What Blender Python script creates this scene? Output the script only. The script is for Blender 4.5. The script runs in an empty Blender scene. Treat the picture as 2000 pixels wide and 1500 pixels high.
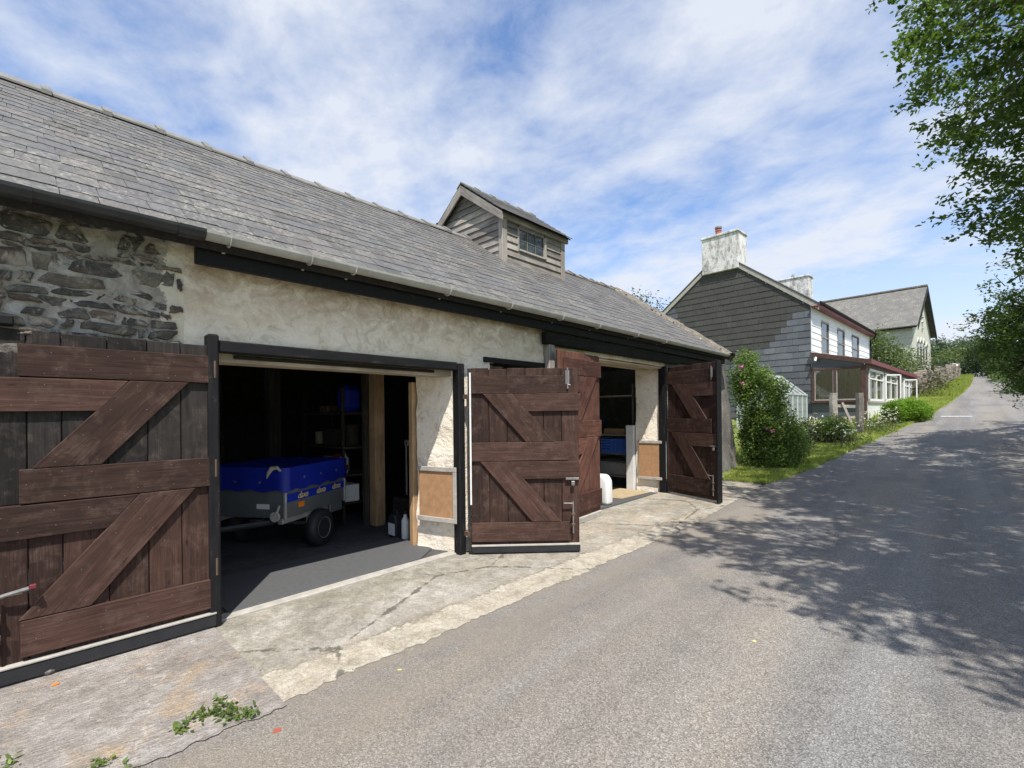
import bpy, bmesh, math, random
import numpy as np
from mathutils import Matrix, Vector, noise, Euler
R = math.radians
random.seed(7); rng = np.random.default_rng(7)
S = bpy.context.scene
COL = S.collection

# ------------------------------------------------------------------ camera
EYE = 1.6; FPX = 920.0; CX, CY = 1000.0, 809.0
YAW = math.atan(880/920); ROLL = R(-.6)
cam = bpy.data.objects.new('camera', bpy.data.cameras.new('camera'))
COL.objects.link(cam); S.camera = cam
CM = Matrix.Rotation(YAW, 4, 'Z') @ Matrix.Rotation(R(90), 4, 'X') @ Matrix.Rotation(ROLL, 4, 'Z')
cam.matrix_world = Matrix.Translation((0, 0, EYE)) @ CM
cam.data.sensor_width = 36; cam.data.lens = FPX/2000*36
cam.data.shift_y = (CY-750)/2000
cam.data.clip_start = .05; cam.data.clip_end = 3000
def ray(px, py): return (CM.to_3x3() @ Vector(((px-CX)/FPX, -(py-CY)/FPX, -1)))
def at(px, py, ax, val):
    d = ray(px, py); o = Vector((0, 0, EYE)); return o + d*((val-o[ax])/d[ax])
def att(px, py, t): return Vector((0, 0, EYE)) + ray(px, py)*t

# ------------------------------------------------------------------ sky and sun
SUN_EL = R(61.5); SUN_DIR = Vector((.81, -.59, 0)).normalized()   # towards the sun, on plan
W = bpy.data.worlds.new('World'); S.world = W; W.use_nodes = True
nt = W.node_tree; nt.nodes.clear()
def wn(t, **k):
    n = nt.nodes.new(t)
    for a, b in k.items(): setattr(n, a, b)
    return n
L = nt.links.new
sky = wn('ShaderNodeTexSky', sky_type='NISHITA', sun_disc=False, sun_elevation=SUN_EL,
         sun_rotation=math.atan2(SUN_DIR.x, SUN_DIR.y), altitude=150, air_density=1.0, dust_density=.6, ozone_density=2.2)
tc = wn('ShaderNodeTexCoord'); sep = wn('ShaderNodeSeparateXYZ'); L(tc.outputs['Generated'], sep.inputs[0])
zc = wn('ShaderNodeMath', operation='MAXIMUM'); L(sep.outputs[2], zc.inputs[0]); zc.inputs[1].default_value = 0.0
za = wn('ShaderNodeMath', operation='ADD'); L(zc.outputs[0], za.inputs[0]); za.inputs[1].default_value = .16
cx_ = wn('ShaderNodeMath', operation='DIVIDE'); L(sep.outputs[0], cx_.inputs[0]); L(za.outputs[0], cx_.inputs[1])
cy_ = wn('ShaderNodeMath', operation='DIVIDE'); L(sep.outputs[1], cy_.inputs[0]); L(za.outputs[0], cy_.inputs[1])
cmb = wn('ShaderNodeCombineXYZ'); L(cx_.outputs[0], cmb.inputs[0]); L(cy_.outputs[0], cmb.inputs[1])
mp = wn('ShaderNodeMapping'); L(cmb.outputs[0], mp.inputs[0])
mp.inputs['Rotation'].default_value = (0, 0, R(-38)); mp.inputs['Scale'].default_value = (.95, 1.15, 1); mp.inputs['Location'].default_value = (3.3, 1.9, 0)
n1 = wn('ShaderNodeTexNoise'); L(mp.outputs[0], n1.inputs['Vector'])
n1.inputs['Scale'].default_value = 1.25; n1.inputs['Detail'].default_value = 9; n1.inputs['Roughness'].default_value = .56; n1.inputs['Distortion'].default_value = .15
n2 = wn('ShaderNodeTexNoise'); L(mp.outputs[0], n2.inputs['Vector'])
n2.inputs['Scale'].default_value = 5.5; n2.inputs['Detail'].default_value = 8; n2.inputs['Roughness'].default_value = .62; n2.inputs['Distortion'].default_value = .2
mxn = wn('ShaderNodeMath', operation='MULTIPLY_ADD'); L(n2.outputs[0], mxn.inputs[0]); mxn.inputs[1].default_value = .42; L(n1.outputs[0], mxn.inputs[2])
cr = wn('ShaderNodeValToRGB'); L(mxn.outputs[0], cr.inputs[0])
cr.color_ramp.elements[0].position = .54; cr.color_ramp.elements[0].color = (0.02, 0.02, 0.02, 1)
cr.color_ramp.elements[1].position = .84; cr.color_ramp.elements[1].color = (.92, .92, .92, 1)
# thin haze of cloud gathers towards the horizon
hz = wn('ShaderNodeMapRange'); L(sep.outputs[2], hz.inputs[0])
hz.inputs[1].default_value = .0; hz.inputs[2].default_value = .40; hz.inputs[3].default_value = .85; hz.inputs[4].default_value = 0.0
mxa = wn('ShaderNodeMath', operation='MAXIMUM'); L(cr.outputs[0], mxa.inputs[0]); L(hz.outputs[0], mxa.inputs[1])
mixs = wn('ShaderNodeMix', data_type='RGBA'); L(mxa.outputs[0], mixs.inputs[0])
tint = wn('ShaderNodeMix', data_type='RGBA', blend_type='MULTIPLY'); tint.inputs[0].default_value = 1
L(sky.outputs[0], tint.inputs[6]); tint.inputs[7].default_value = (.86, .94, 1.05, 1)
L(tint.outputs[2], mixs.inputs[6]); mixs.inputs[7].default_value = (3.75, 3.95, 4.35, 1)
bg = wn('ShaderNodeBackground'); bg.inputs[1].default_value = .15; L(mixs.outputs[2], bg.inputs[0])
wo = wn('ShaderNodeOutputWorld'); L(bg.outputs[0], wo.inputs[0])
sun = bpy.data.objects.new('sun', bpy.data.lights.new('sun', 'SUN')); COL.objects.link(sun)
sun.data.energy = 4.5; sun.data.angle = R(.53); sun.data.color = (1, .955, .88)
sd = Vector((SUN_DIR.x*math.cos(SUN_EL), SUN_DIR.y*math.cos(SUN_EL), math.sin(SUN_EL)))
sun.rotation_euler = sd.to_track_quat('Z', 'Y').to_euler(); sun.location = (20, -15, 30)
vs = S.view_settings; vs.view_transform = 'Standard'; vs.look = 'None'; vs.exposure = 0.56; vs.gamma = 1
vs.use_curve_mapping = False

# ------------------------------------------------------------------ node helpers
class G:
    def __init__(s, name):
        s.m = bpy.data.materials.new(name); s.m.use_nodes = True; s.t = s.m.node_tree
        s.b = s.t.nodes['Principled BSDF']; s.o = s.t.nodes['Material Output']
    def n(s, t, **k):
        x = s.t.nodes.new(t)
        for a, b in k.items(): setattr(x, a, b)
        return x
    def l(s, a, b): s.t.links.new(a, b)
    def set(s, sock, v):
        if v is None: return
        if hasattr(v, 'is_linked'): s.l(v, sock)
        else:
            if isinstance(v, tuple) and len(v) == 3 and sock.type == 'RGBA': v = v+(1,)
            sock.default_value = v
    def pos(s): return s.n('ShaderNodeNewGeometry').outputs['Position']
    def island(s): return s.n('ShaderNodeNewGeometry').outputs['Random Per Island']
    def orand(s): return s.n('ShaderNodeObjectInfo').outputs['Random']
    def obj(s, rand=True):
        c = s.n('ShaderNodeTexCoord').outputs['Object']
        if not rand: return c
        m = s.n('ShaderNodeVectorMath', operation='MULTIPLY_ADD'); s.l(c, m.inputs[0]); m.inputs[1].default_value = (1, 1, 1)
        r = s.n('ShaderNodeVectorMath', operation='SCALE'); r.inputs[0].default_value = (37, 91, 53); s.l(s.orand(), r.inputs['Scale'])
        s.l(r.outputs[0], m.inputs[2]); return m.outputs[0]
    def sc(s, v, xyz, rot=(0, 0, 0)):
        m = s.n('ShaderNodeMapping'); s.l(v, m.inputs[0]); m.inputs['Scale'].default_value = xyz; m.inputs['Rotation'].default_value = rot
        return m.outputs[0]
    def noise(s, v, scale, det=4, rough=.55, dist=0):
        x = s.n('ShaderNodeTexNoise'); s.l(v, x.inputs['Vector']); x.inputs['Scale'].default_value = scale
        x.inputs['Detail'].default_value = det; x.inputs['Roughness'].default_value = rough; x.inputs['Distortion'].default_value = dist
        return x.outputs[0]
    def vor(s, v, scale, feature='F1', out=0, rnd=1):
        x = s.n('ShaderNodeTexVoronoi', feature=feature); s.l(v, x.inputs['Vector']); x.inputs['Scale'].default_value = scale
        x.inputs['Randomness'].default_value = rnd; return x.outputs[out]
    def ramp(s, f, *st):
        x = s.n('ShaderNodeValToRGB'); s.l(f, x.inputs[0]); e = x.color_ramp.elements
        while len(e) < len(st): e.new(.5)
        for i, (p, c) in enumerate(st):
            e[i].position = p
            if not isinstance(c, tuple): c = (c, c, c)
            e[i].color = c+(1,) if len(c) == 3 else c
        return x.outputs[0]
    def mix(s, f, a, b, mode='MIX'):
        x = s.n('ShaderNodeMix', data_type='RGBA', blend_type=mode)
        s.set(x.inputs[0], f); s.set(x.inputs[6], a); s.set(x.inputs[7], b); return x.outputs[2]
    def mth(s, op, a, b=None, c=None, clamp=False):
        x = s.n('ShaderNodeMath', operation=op, use_clamp=clamp)
        for i, v in enumerate((a, b, c)): s.set(x.inputs[i], v)
        return x.outputs[0]
    def mr(s, v, a, b, c=0, d=1):
        x = s.n('ShaderNodeMapRange'); s.l(v, x.inputs[0])
        for i, q in enumerate((a, b, c, d)): x.inputs[i+1].default_value = q
        return x.outputs[0]
    def xyz(s, v):
        x = s.n('ShaderNodeSeparateXYZ'); s.l(v, x.inputs[0]); return x.outputs
    def bump(s, h, st=.4, d=.01, nrm=None):
        x = s.n('ShaderNodeBump'); s.l(h, x.inputs['Height']); x.inputs['Strength'].default_value = st; x.inputs['Distance'].default_value = d
        if nrm: s.l(nrm, x.inputs['Normal'])
        return x.outputs[0]
    def out(s, col=None, rough=.8, nrm=None, metal=None, spec=None, alpha=None, trans=None):
        for k, v in (('Base Color', col), ('Roughness', rough), ('Normal', nrm), ('Metallic', metal), ('Specular IOR Level', spec), ('Alpha', alpha), ('Transmission Weight', trans)):
            if v is not None: s.set(s.b.inputs[k], v)
        return s.m

def plain(name, col, rough=.6, metal=0, var=.25, scale=9, bump=.15, spec=.4):
    g = G(name); p = g.obj()
    n = g.noise(p, scale, 5, .6); n2 = g.noise(p, scale*7, 3, .6)
    c = g.mix(1, tuple(col), g.ramp(g.mth('MULTIPLY_ADD', n2, .3, g.mth('MULTIPLY', n, .7)), (.25, 1-var), (.75, 1+var*.6)), 'MULTIPLY')
    return g.out(c, g.mr(n, .3, .7, rough*.85, min(1, rough*1.15)), g.bump(n2, bump, .004), metal, spec)

def wood(name, c1, c2, c3, grain=1.0, rough=.8, worn=None):
    """boards are modelled with their long side on local X"""
    g = G(name); p = g.obj()
    a = g.noise(g.sc(p, (1.2, 16, 16)), 2.2*grain, 6, .62, .6)
    f = g.noise(g.sc(p, (3, 90, 90)), 2*grain, 4, .7)
    k = g.noise(p, 2.3, 4, .6)
    c = g.ramp(g.mth('MULTIPLY_ADD', f, .35, g.mth('MULTIPLY', a, .65)), (.3, c1), (.52, c2), (.72, c3))
    c = g.mix(.75, c, g.ramp(k, (.3, .55), (.7, 1.25)), 'MULTIPLY')
    c = g.mix(1, c, g.ramp(g.orand(), (0, .6), (1, 1.45)), 'MULTIPLY')
    kn = g.vor(g.sc(p, (2.2, 7, 7)), 1.3); c = g.mix(g.ramp(kn, (.03, .8), (.09, 0.0)), c, tuple(x*.35 for x in c1))
    if worn:
        w = g.noise(p, 7, 6, .7, .4); sp = g.noise(p, 60, 2, .5)
        c = g.mix(g.mth('MULTIPLY', g.ramp(w, (.50, 0.0), (.68, .75)), g.ramp(f, (.4, .2), (.6, 1.0))), c, worn)
        c = g.mix(g.ramp(sp, (.765, 0.0), (.80, .55)), c, (.40, .37, .33))
    return g.out(c, rough, g.bump(g.mth('MULTIPLY_ADD', f, .6, a), .45, .004), None, .25)

# ------------------------------------------------------------------ materials
M = {}
def road_mat():
    g = G('asphalt'); p = g.pos(); x, y, z = g.xyz(p)
    agg = g.vor(p, 150, out=1); aggd = g.vor(p, 150); fine = g.noise(p, 160, 3, .7)
    big = g.noise(g.sc(p, (1.0, .22, 1)), 1.1, 6, .6, .5); mid = g.noise(p, 5, 6, .66)
    base = g.ramp(mid, (.3, (.145, .140, .134)), (.55, (.180, .172, .163)), (.78, (.218, .207, .194)))
    wear = g.noise(g.sc(p, (1.5, .05, 1)), 1.6, 3, .5)
    base = g.mix(g.ramp(wear, (.45, 0.0), (.62, .6)), base, (.235, .230, .222))
    base = g.mix(g.ramp(big, (.46, 0.0), (.64, .65)), base, (.245, .213, .176))           # dried mud film
    base = g.mix(g.ramp(big, (.30, .6), (.44, 0.0)), base, (.122, .119, .118))
    xw = g.mth('MULTIPLY_ADD', g.noise(g.sc(p, (.3, .35, 1)), 1.0, 3, .5), .9, x)
    for cx0, wd0, col0, am in ((-1.05, .32, (.27, .240, .200), .65), (.75, .34, (.27, .243, .205), .6), (-.1, .30, (.125, .124, .126), .4), (2.0, .5, (.13, .128, .125), .4)):
        band = g.mr(g.mth('ABSOLUTE', g.mth('SUBTRACT', xw, cx0+.45)), 0, wd0, 1, 0)
        base = g.mix(g.mth('MULTIPLY', g.mth('MULTIPLY', band, am, clamp=True), g.ramp(g.noise(g.sc(p, (2, .8, 1)), 1.7, 6, .7), (.35, .25), (.62, 1.0))), base, col0)
    patch = g.noise(p, .55, 3, .5, .3); base = g.mix(g.ramp(patch, (.60, 0.0), (.63, .35)), base, (.12, .12, .122))
    sepc = g.xyz(agg)[0]
    base = g.mix(1, base, g.ramp(sepc, (0, .55), (.45, .95), (.8, 1.18), (1, 1.6)), 'MULTIPLY')
    base = g.mix(.5, base, g.ramp(fine, (.3, .6), (.7, 1.4)), 'MULTIPLY')
    edge = g.mth('MULTIPLY', g.mr(x, -2.75, -1.5, 1.25, 0), g.mr(y, 13, 8, 0, 1))              # silt along the concrete edge
    edge = g.mth('MULTIPLY', edge, g.ramp(g.noise(g.sc(p, (2, .6, 1)), 2.2, 6, .65, .6), (.30, 0.0), (.55, 1.0)))
    base = g.mix(g.mth('MULTIPLY', edge, .5, clamp=True), base, (.235, .198, .155))
    spot = g.noise(p, 2.9, 2, .4); base = g.mix(g.ramp(spot, (.76, 0.0), (.79, .5)), base, (.36, .27, .19))
    crk = g.vor(g.sc(p, (1, .7, 1)), .8, 'DISTANCE_TO_EDGE'); crk = g.mth('MULTIPLY_ADD', g.noise(p, 9, 4, .7), .02, crk)
    h = g.mth('MULTIPLY_ADD', fine, .5, g.mth('MULTIPLY', aggd, 1.0))
    return g.out(base, g.ramp(fine, (.3, .78), (.7, .95)), g.bump(g.mth('MULTIPLY_ADD', mid, .8, h), .55, .007), None, .25)
M['road'] = road_mat()
def concrete(name, c1, c2, c3, brush, stain, warm=False):
    g = G(name); p = g.pos()
    big = g.noise(p, 1.6, 6, .6, .4); mid = g.noise(p, 8, 6, .68); fine = g.noise(p, 120, 3, .7); pit = g.vor(p, 70)
    br = g.noise(g.sc(p, (24, 1.6, 1), (0, 0, R(-6))), 2.4, 4, .6, .6)
    c = g.ramp(g.mth('MULTIPLY_ADD', big, .5, g.mth('MULTIPLY', mid, .5)), (.32, c1), (.5, c2), (.68, c3))
    c = g.mix(.55, c, g.ramp(fine, (.3, .5), (.7, 1.4)), 'MULTIPLY')
    c = g.mix(g.ramp(pit, (.10, .55), (.2, 0.0)), c, tuple(v*.45 for v in c1))
    if brush: c = g.mix(.8*brush, c, g.ramp(br, (.38, .42), (.6, 1.25)), 'MULTIPLY')
    c = g.mix(g.ramp(g.noise(p, 2.7, 5, .7, .8), (.52, 0.0), (.7, .75)), c, stain)
    h = g.mth('MULTIPLY_ADD', br, 2.6*brush, g.mth('MULTIPLY_ADD', fine, .4, g.mth('MULTIPLY', mid, 1.0)))
    return g.out(c, .92, g.bump(h, .65, .012), None, .2)
def apron_mat():
    """worn grey concrete, with a paler tan strip cast along the road and dust blown over both"""
    g = G('worn_concrete'); p = g.pos(); x, y, z = g.xyz(p)
    big = g.noise(p, 1.3, 6, .62, .5); mid = g.noise(p, 7, 6, .7, .4); fine = g.noise(p, 130, 3, .7); pit = g.vor(p, 80); med = g.noise(p, 32, 4, .7)
    c = g.ramp(g.mth('MULTIPLY_ADD', big, .5, g.mth('MULTIPLY', mid, .5)), (.34, (.165, .152, .125)), (.48, (.28, .26, .22)), (.58, (.385, .362, .318)), (.68, (.53, .505, .46)))
    e = g.mth('MULTIPLY_ADD', g.noise(p, 3.5, 6, .7), .30, g.mth('ADD', x, g.mth('MULTIPLY_ADD', med, .10, -.2)))
    st = g.mth('MULTIPLY', g.mr(e, -3.16, -3.06, 0, 1), g.mr(g.mth('MULTIPLY_ADD', mid, 3, y), 7.2, 9.2, 1, .25))
    t = g.ramp(mid, (.3, (.30, .265, .21)), (.5, (.41, .37, .30)), (.7, (.52, .48, .405)))
    c = g.mix(st, c, t)
    joint = g.mth('ABSOLUTE', g.mth('ADD', e, 3.11)); c = g.mix(g.mth('MULTIPLY', g.ramp(joint, (.004, .7), (.03, 0.0)), g.ramp(mid, (.42, 0.0), (.5, 1.0))), c, (.16, .13, .10))
    dust = g.ramp(g.noise(g.sc(p, (1, .5, 1)), 2.4, 6, .7, .8), (.45, 0.0), (.64, 1.0)); c = g.mix(g.mth('MULTIPLY', dust, g.mr(y, 3.5, 6.5, .2, .7)), c, (.40, .325, .235))
    moss = g.ramp(g.noise(p, 2.2, 6, .7, 1), (.56, 0.0), (.68, .6)); c = g.mix(moss, c, (.20, .19, .13))
    c = g.mix(.65, c, g.ramp(fine, (.3, .5), (.7, 1.4)), 'MULTIPLY'); c = g.mix(.6, c, g.ramp(med, (.3, .6), (.7, 1.3)), 'MULTIPLY')
    c = g.mix(g.ramp(pit, (.08, .6), (.17, 0.0)), c, (.12, .115, .10))
    crk = g.mth('MULTIPLY_ADD', g.noise(p, 6, 5, .7), .10, g.vor(g.sc(p, (1, .8, 1)), .55, 'DISTANCE_TO_EDGE')); c = g.mix(g.ramp(crk, (.051, .8), (.058, 0.0)), c, (.09, .08, .065))
    h = g.mth('MULTIPLY_ADD', fine, .45, g.mth('MULTIPLY_ADD', med, .8, mid))
    return g.out(c, .94, g.bump(h, .75, .014), None, .2)
M['apron'] = apron_mat()
def slab_mat():
    g = G('tamped_concrete'); p = g.pos(); x, y, z = g.xyz(p)
    big = g.noise(p, 1.5, 6, .62, .5); mid = g.noise(p, 8, 6, .7, .5); fine = g.noise(p, 130, 3, .7); med = g.noise(g.sc(p, (1.6, 1, 1)), 34, 4, .7, .6)
    c = g.ramp(g.mth('MULTIPLY_ADD', big, .5, g.mth('MULTIPLY', mid, .5)), (.34, (.21, .185, .165)), (.5, (.35, .315, .285)), (.66, (.50, .47, .435)))
    ridge = g.noise(g.sc(p, (11, 3.2, 1), (0, 0, R(-8))), 2.2, 5, .68, 2.6)
    c = g.mix(.4, c, g.ramp(ridge, (.36, .55), (.6, 1.2)), 'MULTIPLY')
    c = g.mix(g.ramp(g.noise(p, 2.0, 5, .7, .9), (.52, 0.0), (.66, .7)), c, (.46, .34, .22))
    c = g.mix(.65, c, g.ramp(fine, (.3, .5), (.7, 1.4)), 'MULTIPLY'); c = g.mix(.6, c, g.ramp(med, (.3, .6), (.7, 1.3)), 'MULTIPLY')
    crk = g.mth('MULTIPLY_ADD', g.noise(p, 7, 5, .7), .08, g.mth('ABSOLUTE', g.mth('ADD', g.mth('MULTIPLY_ADD', g.noise(p, 2.2, 4, .6), .5, g.mth('MULTIPLY_ADD', x, .25, y)), .10)))
    c = g.mix(g.mth('MULTIPLY', g.ramp(crk, (.038, .7), (.048, 0.0)), g.ramp(mid, (.42, 0.0), (.52, 1.0))), c, (.56, .53, .48))
    h = g.mth('MULTIPLY_ADD', fine, .4, g.mth('MULTIPLY_ADD', med, .9, g.mth('MULTIPLY_ADD', ridge, 2.2, mid)))
    return g.out(c, .94, g.bump(h, .8, .016), None, .2)
M['slab'] = slab_mat()
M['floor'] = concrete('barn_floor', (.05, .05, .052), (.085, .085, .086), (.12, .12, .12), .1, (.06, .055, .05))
def lime():
    g = G('limewash'); p = g.pos(); x, y, z = g.xyz(p)
    lo = g.noise(g.sc(p, (1, 1, 1.5)), 3.2, 6, .62, 1.2); mid = g.noise(p, 14, 6, .65, 1.6); fine = g.noise(p, 70, 3, .6)
    c = g.ramp(lo, (.3, (.78, .67, .525)), (.5, (.88, .785, .65)), (.7, (.91, .84, .73)))
    c = g.mix(.3, c, g.ramp(mid, (.3, .75), (.65, 1.1)), 'MULTIPLY')
    st = g.mth('MULTIPLY', g.mr(z, 2.25, 2.72, 0, 1), g.ramp(g.noise(g.sc(p, (1, 1.6, 2.4)), 2.8, 6, .65, 1.0), (.32, .0), (.62, 1.0)))
    c = g.mix(g.mth('MULTIPLY', st, .75, clamp=True), c, (.30, .185, .10))                       # rust-brown damp below the eaves
    crk = g.vor(g.sc(p, (1, 1, 1.4)), 5.5, 'DISTANCE_TO_EDGE'); crk = g.mth('MULTIPLY_ADD', g.noise(p, 8, 4, .7), .25, crk)
    sw = g.noise(g.sc(p, (1, 1, 1.3)), 4.2, 5, .55, 2.6); c = g.mix(g.ramp(sw, (.36, .35), (.46, 0.0)), c, (.42, .34, .23))
    hole = g.noise(p, 23, 4, .62, 1.2); c = g.mix(g.ramp(hole, (.69, 0.0), (.74, .85)), c, (.17, .145, .11))
    h = g.mth('MULTIPLY_ADD', sw, 1.3, g.mth('MULTIPLY_ADD', fine, .12, g.mth('MULTIPLY_ADD', hole, -.5, mid)))
    return g.out(c, .95, g.bump(h, .55, .024), None, .1)
M['lime'] = lime()
def mortar():
    g = G('lime_mortar'); p = g.pos(); x, y, z = g.xyz(p)
    lo = g.noise(p, 2.6, 6, .65, .8); mid = g.noise(p, 13, 6, .7, .8); fine = g.noise(p, 90, 3, .6)
    c = g.ramp(lo, (.32, (.26, .235, .195)), (.5, (.42, .39, .34)), (.66, (.56, .54, .49)))
    c = g.mix(.8, c, g.ramp(mid, (.3, .5), (.68, 1.3)), 'MULTIPLY')
    c = g.mix(g.mth('MULTIPLY', g.mr(z, 2.3, 2.15, 0, .7), g.mr(y, .1, .6, 1, .3)), c, (.42, .45, .49))
    c = g.mix(g.ramp(g.noise(p, 7, 6, .7, 1), (.55, 0.0), (.66, .8)), c, (.07, .066, .06))
    ed = g.mth('MULTIPLY_ADD', g.noise(p, 6, 6, .7), .5, y); c = g.mix(g.ramp(ed, (.98, 0.0), (1.0, 1.0)), c, (.72, .66, .53))
    h = g.mth('MULTIPLY_ADD', fine, .2, mid)
    return g.out(c, .95, g.bump(h, .8, .03), None, .1)
M['mortar'] = mortar()
def stone(name, a, b, c3):
    g = G(name); p = g.obj()
    lo = g.noise(p, 5, 5, .6, .5); mid = g.noise(p, 24, 6, .72, .6); lay = g.noise(g.sc(p, (1, 1.5, 9)), 4, 4, .6, .4)
    c = g.ramp(g.mth('MULTIPLY_ADD', mid, .5, g.mth('MULTIPLY', lo, .5)), (.32, a), (.52, b), (.7, c3))
    c = g.mix(1, c, g.ramp(g.orand(), (0, (.6, .6, .62)), (.5, (.95, .92, .9)), (.78, (1.2, .98, .9)), (1, (1.5, 1.45, 1.3))), 'MULTIPLY')
    c = g.mix(g.ramp(g.noise(p, 30, 3, .6, .5), (.61, 0.0), (.68, .75)), c, (.40, .38, .34))
    wp = g.pos(); sm = g.noise(wp, 4.5, 6, .7, 1.0); c = g.mix(g.ramp(sm, (.52, 0.0), (.62, .85)), c, (.40, .365, .30))
    return g.out(c, .9, g.bump(g.mth('MULTIPLY_ADD', lay, .7, mid), .8, .02), None, .2)
M['stone'] = stone('dark_rubble_stone', (.06, .059, .057), (.135, .127, .115), (.29, .272, .24))
def roughcast(name, a, b, c3, sp=.2):
    g = G(name); p = g.pos()
    lo = g.noise(g.sc(p, (1, 1, .35)), 2.3, 5, .6, .6); peb = g.vor(p, 48); mid = g.noise(p, 20, 5, .7)
    c = g.ramp(g.mth('MULTIPLY_ADD', mid, .4, g.mth('MULTIPLY', lo, .6)), (.33, a), (.5, b), (.66, c3))
    c = g.mix(.75, c, g.ramp(peb, (.05, 1.3), (.6, .5)), 'MULTIPLY')
    return g.out(c, .95, g.bump(g.mth('MULTIPLY_ADD', peb, -.8, mid), .9, .02), None, sp)
M['roughcast'] = roughcast('grey_roughcast', (.13, .115, .10), (.24, .22, .195), (.34, .32, .29))
M['chimney'] = None
def chim():
    g = G('stained_render'); p = g.pos()
    lo = g.noise(g.sc(p, (1.4, 1.4, .4)), 1.5, 6, .68, .5); mid = g.noise(g.sc(p, (1, 1, .6)), 6, 6, .72, .5)
    c = g.ramp(g.mth('MULTIPLY_ADD', mid, .6, g.mth('MULTIPLY', lo, .4)), (.36, (.15, .145, .135)), (.44, (.37, .357, .34)), (.52, (.64, .625, .61)), (.66, (.80, .79, .775)))
    return g.out(c, .9, g.bump(mid, .5, .03))
M['chimney'] = chim()
def slate(name, cols, lichen=.5, gloss=.55):
    g = G(name); p = g.obj()
    rnd = g.mth('FRACT', g.mth('ADD', g.island(), g.orand()))
    fine = g.noise(g.pos(), 26, 5, .7, .4); grain = g.noise(g.sc(p, (40, 6, 6)), 1, 4, .6); big = g.noise(g.pos(), 2.2, 6, .66, .5)
    c = g.ramp(rnd, *[(i/(len(cols)-1), q) for i, q in enumerate(cols)])
    c = g.mix(.5, c, g.ramp(grain, (.3, .75), (.7, 1.22)), 'MULTIPLY')
    c = g.mix(.6, c, g.ramp(fine, (.3, .6), (.7, 1.35)), 'MULTIPLY')
    c = g.mix(g.mth('MULTIPLY', g.ramp(fine, (.5, 0.0), (.62, 1.0)), g.ramp(big, (.44, 0.0), (.62, lichen))), c, (.42, .39, .31))
    return g.out(c, g.ramp(fine, (.3, gloss), (.7, .85)), g.bump(g.mth('MULTIPLY_ADD', grain, .5, fine), .4, .006), None, .4)
M['slate'] = slate('welsh_slate', [(.074, .071, .067), (.122, .118, .112), (.090, .090, .093), (.138, .131, .121), (.103, .094, .092), (.113, .114, .117), (.082, .078, .073)])
M['slate_dark'] = slate('wall_slate_dark', [(.056, .054, .051), (.064, .062, .058), (.059, .057, .053), (.070, .067, .063)], .08, .8)
M['slate_blue'] = slate('wall_slate_blue', [(.098, .107, .124), (.13, .14, .16), (.088, .096, .11), (.148, .157, .175), (.11, .12, .137)], .1, .65)
M['slate_blued'] = slate('wall_slate_low', [(.075, .082, .095), (.092, .1, .115), (.085, .09, .102), (.11, .115, .13)], .05, .6)
M['dark_old'] = wood('old_dark_timber', (.02, .017, .014), (.05, .042, .034), (.09, .075, .06), .8, .9)
M['slate_old'] = slate('old_roof_slate', [(.085, .083, .08), (.12, .117, .11), (.14, .136, .127), (.1, .097, .094)], .9, .75)
M['ridge'] = plain('ridge_tile', (.20, .195, .185), .85, 0, .5, 7, .5)
def verge():
    g = G('lichen_mortar'); p = g.pos()
    lo = g.noise(p, 6, 6, .7, .6); mid = g.noise(p, 30, 5, .7)
    c = g.ramp(g.mth('MULTIPLY_ADD', mid, .5, g.mth('MULTIPLY', lo, .5)), (.36, (.085, .07, .055)), (.5, (.17, .15, .12)), (.62, (.27, .245, .205)))
    c = g.mix(g.ramp(g.noise(p, 9, 3, .5), (.68, 0.0), (.71, .9)), c, (.6, .57, .5))
    return g.out(c, .95, g.bump(g.mth('MULTIPLY_ADD', mid, .5, lo), 1, .05))
M['verge'] = verge()
M['door'] = wood('brown_stained_boards', (.020, .0105, .008), (.052, .0265, .0195), (.094, .053, .041), 1, .75, (.12, .077, .061))
M['door_red'] = wood('red_brown_boards', (.045, .018, .012), (.105, .044, .031), (.18, .088, .064), 1, .7, (.18, .105, .08))
M['door_black'] = wood('black_stained_boards', (.011, .0095, .009), (.024, .0205, .0185), (.048, .039, .034), 1, .75, (.10, .076, .062))
M['grey_wood'] = wood('weathered_oak', (.15, .132, .115), (.29, .262, .235), (.43, .40, .37), .8, .9)
M['pine'] = wood('raw_pine', (.20, .12, .06), (.34, .22, .12), (.42, .29, .17), .7, .7)
M['pale_wood'] = wood('pale_timber', (.36, .29, .20), (.52, .44, .33), (.62, .55, .44), .7, .8)
M['dark_beam'] = wood('tarred_beam', (.010, .009, .009), (.020, .018, .017), (.040, .034, .030), .8, .8)
def blackpaint():
    g = G('worn_black_paint'); p = g.obj(); f = g.noise(p, 55, 4, .7); a = g.noise(g.sc(p, (1, 5, 5)), 4, 6, .7, .5)
    c = g.ramp(a, (.3, (.005, .005, .006)), (.7, (.013, .0125, .014))); c = g.mix(g.mth('MULTIPLY', g.ramp(a, (.58, 0.0), (.68, .8)), g.ramp(f, (.45, 0.0), (.6, 1.0))), c, (.075, .058, .046))
    return g.out(c, g.ramp(a, (.3, .5), (.7, .8)), g.bump(g.mth('MULTIPLY_ADD', f, .5, a), .4, .004), None, .25)
M['black'] = blackpaint()
M['rubber'] = plain('black_rubber', (.022, .023, .026), .55, 0, .35, 14, .3)
M['white'] = plain('white_paint', (.72, .72, .70), .55, 0, .15, 8, .15)
M['white_clad'] = plain('white_cladding', (.74, .75, .76), .5, 0, .12, 3, .15)
M['galv'] = plain('galvanised_steel', (.42, .42, .40), .5, .35, .35, 10, .2)
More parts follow.
